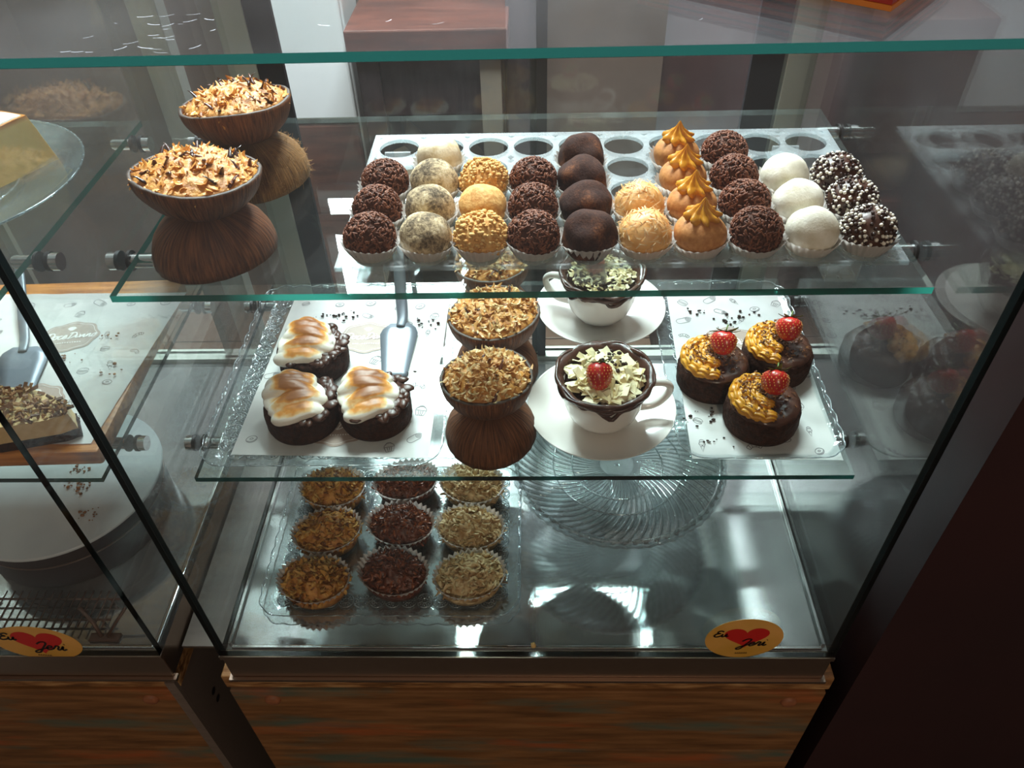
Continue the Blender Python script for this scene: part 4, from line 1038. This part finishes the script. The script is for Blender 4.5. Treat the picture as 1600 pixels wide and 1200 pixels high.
def meringue(seed, rz):
    mb = MB(); rs = random.Random(seed)
    rows = [(-.0215, .0205, .0325, -.10), (-.0105, .0245, .0365, .16), (.0025, .0240, .0395, -.14), (.0140, .0205, .0395, .18), (.0235, .0150, .0365, -.1)]
    for k, (y, w_, z, an) in enumerate(rows):
        x = rs.uniform(-.003, .003); b = MB()
        pts = [Vector((x+w_*t_, y+.0035*math.sin(t_*2.6+k), z-.006*t_*t_+.0012*math.sin(t_*4+k))) for t_ in [i/12 for i in range(-12, 13)]]
        b.tube(pts, lambda t_: .0092*(1-abs(2*t_-1)**3.2)**.5+.0006, 16, flat=.86)
        b.xform(Matrix.Translation((0, y, 0)) @ Matrix.Rotation(an, 4, 'Z') @ Matrix.Translation((0, -y, 0))); mb.add(b.v, b.f)
        # a folded tongue on each roll
        s_ = 1 if k % 2 else -1
        pts = [Vector((x+s_*w_*q, y+.004*(1 if q > .2 else -1)*abs(q), z+.0048-.006*q*q)) for q in (-.75, -.4, 0, .35, .62)]
        if k < 4: mb.tube(smooth_line(pts, 4), lambda t_: .0050*(1-abs(2*t_-1)**3)**.5+.0005, 12, flat=.7)
    mb.ball((0, 0, .0315), (.026, .025, .008), 3)
    return mb.xform(Matrix.Rotation(rz, 4, 'Z'))
def tart(label, loc, r, rz, seed):
    o = thing('meringue_tart', label, 'tart', loc, (0, 0, 0), 'toasted meringue tarts')
    cake_base(r, .0285, seed).build('brownie_base', 'brownie', o)
    mb = MB(); rs = random.Random(seed)
    for i in range(46):
        a = rs.uniform(-1.2, 1.0) if i < 32 else rs.uniform(0, 6.28); rr = r*rs.uniform(.62, .98)
        mb.ball((rr*math.cos(a), rr*math.sin(a), .0285+rs.uniform(-.001, .0015)), (rs.uniform(.003, .007), rs.uniform(.003, .007), .0024), 2, f=lambda v: 1+.3*nz(v, 1.5, i))
    mb.build('ganache_lumps', 'choco', o, kind='stuff')
    m_ = meringue(seed, rz); m_.xform(Matrix.Translation((-.0045, .001, -.0012)) @ Matrix.Diagonal((1.22, 1.06, 1.0, 1))); mo = m_.build('meringue', 'meringue', o)
    md = mo.modifiers.new('blend', 'REMESH'); md.mode = 'VOXEL'; md.voxel_size = .0009; md.use_smooth_shade = True
    md = mo.modifiers.new('soften', 'SMOOTH'); md.factor = .5; md.iterations = 4
    return o
tart('meringue tart at the rear, nearest the cake server', (-.2270, .2300, ZM+.0040), .0375, -.10, 1)
tart('meringue tart at the front left of its tray', (-.2215, .1455, ZM+.0040), .0372, .16, 2)
tart('meringue tart at the front beside the coconut bowl', (-.1480, .1500, ZM+.0040), .0368, .22, 3)
def piped_arc(R, a0, a1, rad, z, lob, seed):
    pts = [(R*math.cos(a0+(a1-a0)*i/60), R*math.sin(a0+(a1-a0)*i/60), z+.0012*math.sin(i*.9)) for i in range(61)]
    return MB().tube(pts, lambda t_: rad*(1-.35*abs(2*t_-1)**3), 40, sec=lambda a, t_: 1+.16*math.cos(lob*a+t_*26+seed), flat=.85)
def choc_cake(label, loc, rz, seed):
    o = thing('chocolate_cake', label, 'cake', loc, (0, 0, rz), 'strawberry chocolate cakes')
    cake_base(.0362, .029, seed+20, .002).build('cake_base', 'brownie', o)
    top = MB().lathe([(.0345, .0270), (.0340, .0305), (.028, .0325), (.018, .033), (.0001, .033)], 64, wob=lambda a, i, r, z: (r*(1+.02*nz((math.cos(a)*3, math.sin(a)*3, i), 1, seed)), z+.0016*nz((r*math.cos(a)*160, r*math.sin(a)*160, 0), 1, seed)))
    top.build('ganache_top', 'ganache', o)
    mb = piped_arc(.0265, 1.35, 4.55, .0078, .0335, 9, seed)
    t_ = piped_arc(.0135, 1.2, 4.6, .0068, .0370, 9, seed+1); mb.add(t_.v, t_.f)
    mb.build('caramel_piping', 'piping', o)
    rs = random.Random(seed); sh = MB()
    for i in range(190):
        a = rs.gauss(2.6, 1.0) if i < 120 else rs.uniform(-1.6, 1.4); rr = rs.uniform(.004, .030); x, y = rr*math.cos(a), rr*math.sin(a)
        left = math.cos(a-2.95) > .1
        z = .0345+(.0085 if left and rr < .022 else (.0065 if left else 0))
        b = MB().box(-.0012*rs.uniform(.6, 1.5), .0012*rs.uniform(.6, 1.5), -.0007, .0007, -.0003, .0003)
        b.xform(Matrix.Translation((x, y, z)) @ Matrix.Rotation(rs.uniform(0, 6), 4, 'Z') @ Matrix.Rotation(rs.gauss(0, .6), 4, 'X') @ Matrix.Rotation(rs.gauss(0, .6), 4, 'Y')); sh.add(b.v, b.f)
    sh.build('chocolate_shavings', 'choc_shave', o, False, kind='stuff')
    return o
for lab, sl, (x, y), rz, sd in (('strawberry chocolate cake at the left, behind the cup handle', 'strawberry on the leftmost chocolate cake', (.2000, .1985), .1, 1),
                        ('strawberry chocolate cake at the rear right of its tray', 'strawberry on the rear right chocolate cake', (.2710, .2200), -.1, 2),
                        ('strawberry chocolate cake nearest the front glass', 'strawberry on the front chocolate cake', (.2390, .1400), .25, 3)):
    choc_cake(lab, (x, y, ZM+.0040), rz, sd)
    strawberry('red '+sl, (x+.0035, y-.010, ZM+.0040+.046), (-.85, .05+.1*sd, .1*sd-.2), .0135, .024, sd+4, True)
def crumbs(parent_xy, z, pts, seed, mt='crumbs', name='cake_crumbs', label='', n=11, spread=.008):
    mb = MB(); rs = random.Random(seed); c0 = pts[0]
    for (x, y) in pts:
        for i in range(n):
            s_ = rs.uniform(.0006, .0025)
            mb.ball((x+rs.gauss(0, spread)-c0[0], y+rs.gauss(0, spread*.6)-c0[1], s_*.5), (s_, s_*rs.uniform(.5, 1), s_*.6), 1, f=lambda v: 1+.4*nz(v, 2, i+x*99))
    o = mb.build(name, mt, None, loc=(c0[0], c0[1], z)); o['kind'] = 'stuff'; tag(o, label, 'crumbs'); return o
crumbs(0, ZM+.0040, [(-.226, .318), (-.205, .318), (-.166, .220), (-.175, .206), (-.112, .298), (-.128, .216)], 1, label='dark cake crumbs scattered beside the cake server')
crumbs(0, ZM+.0040, [(.205, .319), (.231, .305), (.262, .306), (.240, .290), (.193, .151), (.172, .140), (.190, .112)], 2, label='dark cake crumbs behind the strawberry cakes', n=7)
# cake servers
def server(label, blade, handle, z):
    """blade: four XY corners (wide pair first); handle: 3-D points"""
    c0 = Vector((*blade[0], 0)); o = thing('cake_server', label, 'cake server', (blade[0][0], blade[0][1], z))
    A, B, C_, D = [Vector((*q, 0))-c0 for q in blade]; n = 10; vs = []
    for i in range(n+1):
        t_ = i/n; L, R_ = A.lerp(D, t_), B.lerp(C_, t_); mid = (L+R_)/2
        k = .45+.55*min(1, t_*5)**.5 if t_ < .2 else 1
        for s_ in (-1, -.5, 0, .5, 1):
            p = mid+(R_-L)*.5*s_*k; vs.append((p.x, p.y, .0012+.0004*abs(s_)+.006*max(0, .15-t_)))
    fs = [(i*5+j, i*5+j+1, i*5+j+6, i*5+j+5) for i in range(n) for j in range(4)]
    b = MB().add(vs, fs).build('blade', 'spatula', o); md = b.modifiers.new('thickness', 'SOLIDIFY'); md.thickness = .0009; md.offset = 1
    MB().tube(smooth_line([Vector(p)-c0-Vector((0, 0, z)) for p in handle], 5), lambda t_: .0052+.0018*math.sin(t_*PI*.9), 10, flat=.5, upv=(0, -.8, .6)).build('handle', 'spatula', o)
    return o
server('steel cake server lying on the paper beside the meringue tarts', [(-.1655, .2960), (-.1185, .3000), (-.1240, .2080), (-.1510, .2080)],
       [(-.1405, .292, ZM+.0065), (-.1400, .308, ZM+.009), (-.1430, .332, ZM+.022), (-.1455, .360, ZM+.050), (-.1470, .380, ZM+.074)], ZM+.0050)

# ------------------------------------------------------------------ nine coconut cakes on the floor tray
cc_cup = None
def coconut_cake(label, loc, rz, seed, fill, flk, fl_kw, nm):
    global cc_cup
    o = thing(nm, label, 'cake', loc, (0, 0, rz), 'coconut cakes in paper cups'); o.scale = (1.13, .88, 1.35)
    if cc_cup is None: cc_cup = cup_mesh(.0260, .0365, 0, .021, 34, .035).build('paper_cup', 'cup_paper', o)
    else:
        q = cc_cup.copy(); COL.objects.link(q); q.parent = o
    fill_dome(.0335, .0165, seed, .0135, .004, .011).build('coconut_filling', fill, o)
    flakes(z0=.0145, seed=seed, **fl_kw).build('coconut_flakes', flk, o, kind='stuff')
    return o
colx = [(-.2400, -.2350, -.2370), (-.1490, -.1475, -.1480), (-.0655, -.0640, -.0610)]; rowy = [(.2120, .1455, .0790), (.2220, .1555, .0890), (.2170, .1505, .0840)]
defs = [('fill_gold', 'flake_golden', dict(n=330, R=.0345, dome=.0165, L=.010, wd=.0042), 'golden baked coconut cake', 'golden_coconut_cake'),
        ('fill_brown', 'flake_brown', dict(n=330, R=.0345, dome=.0165, L=.009, wd=.0026), 'dark brown caramel coconut cake', 'brown_coconut_cake'),
        ('fill_cream', 'flake_cream', dict(n=330, R=.0350, dome=.0165, L=.011, wd=.0038), 'cream coloured coconut cake', 'cream_coconut_cake')]
for c in range(3):
    f_, k_, kw, ds, nm = defs[c]
    for r in range(3):
        coconut_cake(f'{ds} in frilled paper cup, {["rearmost", "middle", "frontmost"][r]} of its three', (colx[c][r], rowy[c][r], .0023), .25*math.sin(c*2+r*1.7), 10+c*3+r, f_, k_, kw, nm)

# ------------------------------------------------------------------ ribbed glass cake stand
st = thing('cake_stand', 'clear ribbed glass cake stand on the polished steel floor', 'cake stand', (.1110, .2020, .0003))
def ribbed(R, z0, ribs=60, nr=34, nt=720):
    rad = [R*(i/nr) for i in range(nr+1)]; rad[0] = .0005; vs, fs = [], []
    def zt_(r): q = r/R; return z0+.003*max(0, (q-.60)/.4)**1.5*4
    for top in (1, 0):
        for i, r in enumerate(rad):
            for j in range(nt):
                a = 2*PI*j/nt; z = zt_(r)+(.0042 if top else 0)
                if False:
                    am = .0019*min(1, r/(.45*R)); z += am*math.sin(ribs*(a-.62*(r/R)**1.4))
                    if abs(r-.60*R) < R/nr*.9: z += .0012
                rr = r*(1+.006*math.cos(ribs*(a-.62))) if i == nr else r
                vs.append((rr*math.cos(a), rr*math.sin(a), z))
    m_ = (nr+1)*nt
    for i in range(nr):
        for j in range(nt):
            j2 = (j+1) % nt
            fs.append((i*nt+j, (i+1)*nt+j, (i+1)*nt+j2, i*nt+j2)); fs.append((m_+i*nt+j2, m_+(i+1)*nt+j2, m_+(i+1)*nt+j, m_+i*nt+j))
    for j in range(nt): j2 = (j+1) % nt; fs.append((nr*nt+j, m_+nr*nt+j, m_+nr*nt+j2, nr*nt+j2))
    for j in range(nt): j2 = (j+1) % nt; fs.append((j2, m_+j2, m_+j, j))
    return MB().add(vs, fs)
ribbed(.1260, .0750).build('ribbed_plate', 'ribbed', st, True)
rb = MB()
for k in range(64):
    a0 = 2*PI*k/64; pts = []
    for i in range(15):
        r = .020+(.1225-.020)*i/14; q = r/.126; a = a0-.75*q**1.3
        pts.append((r*math.cos(a), r*math.sin(a), .0750+.0045+.012*max(0, (q-.60)/.4)**1.5))
    rb.tube(pts, lambda t_: .0007+.0016*t_, 6, flat=.55)
rb.build('ribs', 'rib_glass', st, kind='stuff')
for rr_, zz_ in ((.0756, .0802), (.0535, .0797)): MB().tube(arc(0, 0, rr_, 0, 2*PI, 90, zz_), .0009, 6, caps=False).build('ring', 'rosette', st)
MB().lathe([(.1165, .0905), (.1190, .0925), (.1215, .0905)], 120).build('rim_ring', 'rosette', st)
MB().lathe([(.012, .0735), (.010, .066), (.0085, .045), (.010, .020), (.018, .009), (.042, .0035), (.044, .0), (.040, .0), (.016, .004), (.0001, .006)], 64).build('foot', 'glass', st)

# ------------------------------------------------------------------ the left case
pl = thing('glass_plate', 'round clear glass plate under the flan slice', 'plate', (-.5330, .2350, ZU+.0003))
MB().lathe([(.0001, .004), (.060, .004), (.064, .0052), (.075, .0062), (.105, .010), (.1240, .0155), (.1256, .0155), (.1250, .0140), (.105, .0075), (.076, .003), (.064, .0), (.058, 0), (.0001, .001)], 120).build('plate_body', 'plate_glass', pl)
MB().tube(arc(0, 0, .1250, 0, 2*PI, 96, .0152), .0010, 6, caps=False).build('plate_rim', 'rosette', pl)
MB().tube(arc(0, 0, .0640, 0, 2*PI, 64, .0042), .0009, 5, caps=False).build('plate_ring', 'rosette', pl)
fl = thing('flan_slice', 'tall yellow flan slice topped with white sugar on the glass plate', 'cake', (-.52, .22, ZU+.0046))
def prism(poly, z0, z1, n=10, nz_=6, amp=.0006, seed=0, top_in=.0):
    """extruded polygon with subdivided sides, slightly uneven; returns MB"""
    mb = MB(); P = []
    for i, p in enumerate(poly):
        q = poly[(i+1) % len(poly)]
        for k in range(n): P.append((p[0]+(q[0]-p[0])*k/n, p[1]+(q[1]-p[1])*k/n))
    cx_ = sum(p[0] for p in P)/len(P); cy_ = sum(p[1] for p in P)/len(P); N = len(P); vs = []
    for j in range(nz_+1):
        t_ = j/nz_
        for x, y in P:
            k = 1-top_in*t_; a = amp*nz((x*120, y*120, t_*5), 1, seed)
            vs.append((cx_+(x-cx_)*k+a, cy_+(y-cy_)*k+a, z0+(z1-z0)*t_+(amp*nz((x*90, y*90, 7), 1, seed) if j == nz_ else 0)))
    fs = [(j*N+i, j*N+(i+1) % N, (j+1)*N+(i+1) % N, (j+1)*N+i) for j in range(nz_) for i in range(N)]
    fs += [tuple(range(N-1, -1, -1)), tuple(nz_*N+i for i in range(N))]
    return mb.add(vs, fs)
fpoly = [(.069, .073), (-.005, -.062), (-.10, -.03), (-.045, .115)]
prism(fpoly[::-1], 0, .0470, top_in=.10).build('custard', 'flan', fl, 'auto')
prism([(x*.86-.003, y*.86+.004) for x, y in fpoly][::-1], .0472, .0482, top_in=.02, amp=.0012).build('sugar_topping', 'sugar', fl, 'auto')
# wooden board, paper, sliced cake, server
bd = MB().box(-.125, .125, -.143, .143, 0, .0195, bev=.004).build('wooden_board', 'board', None, 'auto', loc=(-.5385, .2280, ZM+.0003), rot=(0, 0, .03)); tag(bd, 'honey coloured wooden board on the left lower glass shelf', 'board')
paper('white printed paper on the wooden board in the left case', [(-.6500, .0930), (-.4190, .0990), (-.4040, .3440), (-.6500, .3440)], ZM+.0202, [(-.512, .262, .0330, .027, .15), (-.505, .158, .032, .027, .1)], 5)
sl = thing('cake_slice', 'cream cake slice with crumb topping on the wooden board', 'cake', (-.52, .115, ZM+.0216))
spoly = [(.090, -.006), (.076, -.014), (.02, -.028), (-.08, -.034), (-.08, .035), (.03, .034), (.078, .014)]
prism(spoly, 0, .010, amp=.0012).build('dark_base', 'brownie', sl, 'auto')
prism([(x*.985, y*.97) for x, y in spoly], .0102, .0300, amp=.0008, seed=3, top_in=.03).build('cream_filling', 'cream_layer', sl, 'auto')
M['nut'] = island('brown_crumb_topping', [(.1, lin(84, 50, 28)), (.6, lin(140, 92, 54)), (.95, lin(196, 160, 96))], .6)
mb = MB(); rs = random.Random(5)
for i in range(420):
    x = rs.uniform(-.078, .086); lo_, hi_ = np.interp(x, [-.08, .02, .09], [-.033, -.027, -.009]), np.interp(x, [-.08, .03, .088], [.034, .033, .004]); y = rs.uniform(lo_, hi_)
    s_ = rs.uniform(.0016, .0042); b = MB().box(-s_, s_, -s_*.45, s_*.45, -.0006, .0006)
    b.xform(Matrix.Translation((x, y, .0312+rs.uniform(0, .004))) @ Matrix.Rotation(rs.uniform(0, 6), 4, 'Z') @ Matrix.Rotation(rs.gauss(0, .7), 4, 'X') @ Matrix.Rotation(rs.gauss(0, .7), 4, 'Y')); mb.add(b.v, b.f)
mb.build('crumb_topping', 'nut', sl, False, kind='stuff')
server('steel cake server on the paper behind the cream cake slice', [(-.5790, .2380), (-.5200, .2420), (-.5050, .1520), (-.5360, .1500)],
       [(-.5500, .232, ZM+.0245), (-.5540, .250, ZM+.028), (-.5720, .290, ZM+.036), (-.5980, .345, ZM+.044), (-.612, .372, ZM+.048)], ZM+.0232)
crumbs(0, ZM+.0222, [(-.505, .232), (-.495, .225), (-.47, .26), (-.44, .20)], 6, 'brown_crumbs', label='brown crumbs on the paper by the left case emblem', n=6)
# bottom of the left case: board-topped drum, wire rack, wire foot
dr = thing('cake_drum', 'dark round cake drum with white board top in the left case', 'cake drum', (-.5600, .1920, .0005))
MB().lathe([(.0001, .0), (.108, .0), (.1095, .002), (.1095, .060), (.106, .063), (.0001, .063)], 90).build('drum_body', 'dark_box', dr, 'auto')
MB().tube(arc(0, 0, .1100, 0, 2*PI, 90, .040), .0010, 6, caps=False).build('band', 'wire', dr)
MB().lathe([(.0001, .0635), (.1155, .0635), (.1165, .0645), (.1165, .0668), (.1155, .0678), (.0001, .0680)], 90).build('white_board', 'cake_board', dr, 'auto')
crumbs(0, .0688, [(-.545, .205), (-.535, .185), (-.530, .175), (-.505, .14)], 7, 'brown_crumbs', label='brown crumbs on the white cake drum top', n=16, spread=.007)
rk = thing('wire_rack', 'low wire cooling rack in front of the dark cake drum', 'rack', (-.545, .050, .0006))
for y in (-.013, .013): MB().tube([(-.10, y, .0095), (.085, y, .0095)], .0014, 8).build('cross_rod', 'wire', rk)
wire = MB().tube([(0, -.024, .0118), (0, -.016, .0118), (0, .016, .0118), (0, .022, .0118)], .0010, 6).build('wire', 'wire', rk); wire.location = (-.095, 0, 0)
for i in range(1, 20): inst(wire, 'wire', rk, (-.095+i*.0092, 0, 0))
for x in (-.09, .075):
    for y in (-.013, .013): MB().tube([(x, y, 0), (x, y, .009)], .0016, 8).build('leg', 'wire', rk)
ws = thing('wire_stand', 'small brown metal foot with two splayed struts by the sticker', 'stand', (-.463, .020, .0006))
MB().box(-.017, .017, -.005, .005, 0, .003, bev=.0008).build('foot_plate', 'wire', ws, False)
for s_ in (-1, 1): MB().tube([(s_*.003, 0, .003), (s_*.012, .010, .014), (s_*.026, .020, .030)], .0022, 8, flat=.6).build('strut', 'wire', ws)

# ------------------------------------------------------------------ on the counter top
bk = thing('menu_booklet', 'stack of red and orange booklets lying on the top glass', 'booklet', (.2070, .0385, ZT+.0054), (0, 0, math.radians(51)))
zz = 0
for i, (mt, h) in enumerate((('book_orange', .0030), ('book_red', .0025), ('book_dark', .0015), ('book_red', .0025), ('book_dark', .0015), ('book_red', .0025), ('book_dark', .0015))):
    MB().box(.0008*(i % 3), .12-.0008*(i % 3), .0007*(i % 2), .16, zz+.0001, zz+h).build('booklet_leaf', mt, bk, False); zz += h+.0001
cr = MB().ball((0, 0, .0022), .0030, 2, f=lambda v: 1+.3*nz(v, 2, 4)).build('fallen_crumb', 'crumb_bits', None, loc=(.0105, .010, .0032)); tag(cr, 'single golden crumb on the front rail of the right case', 'crumb')
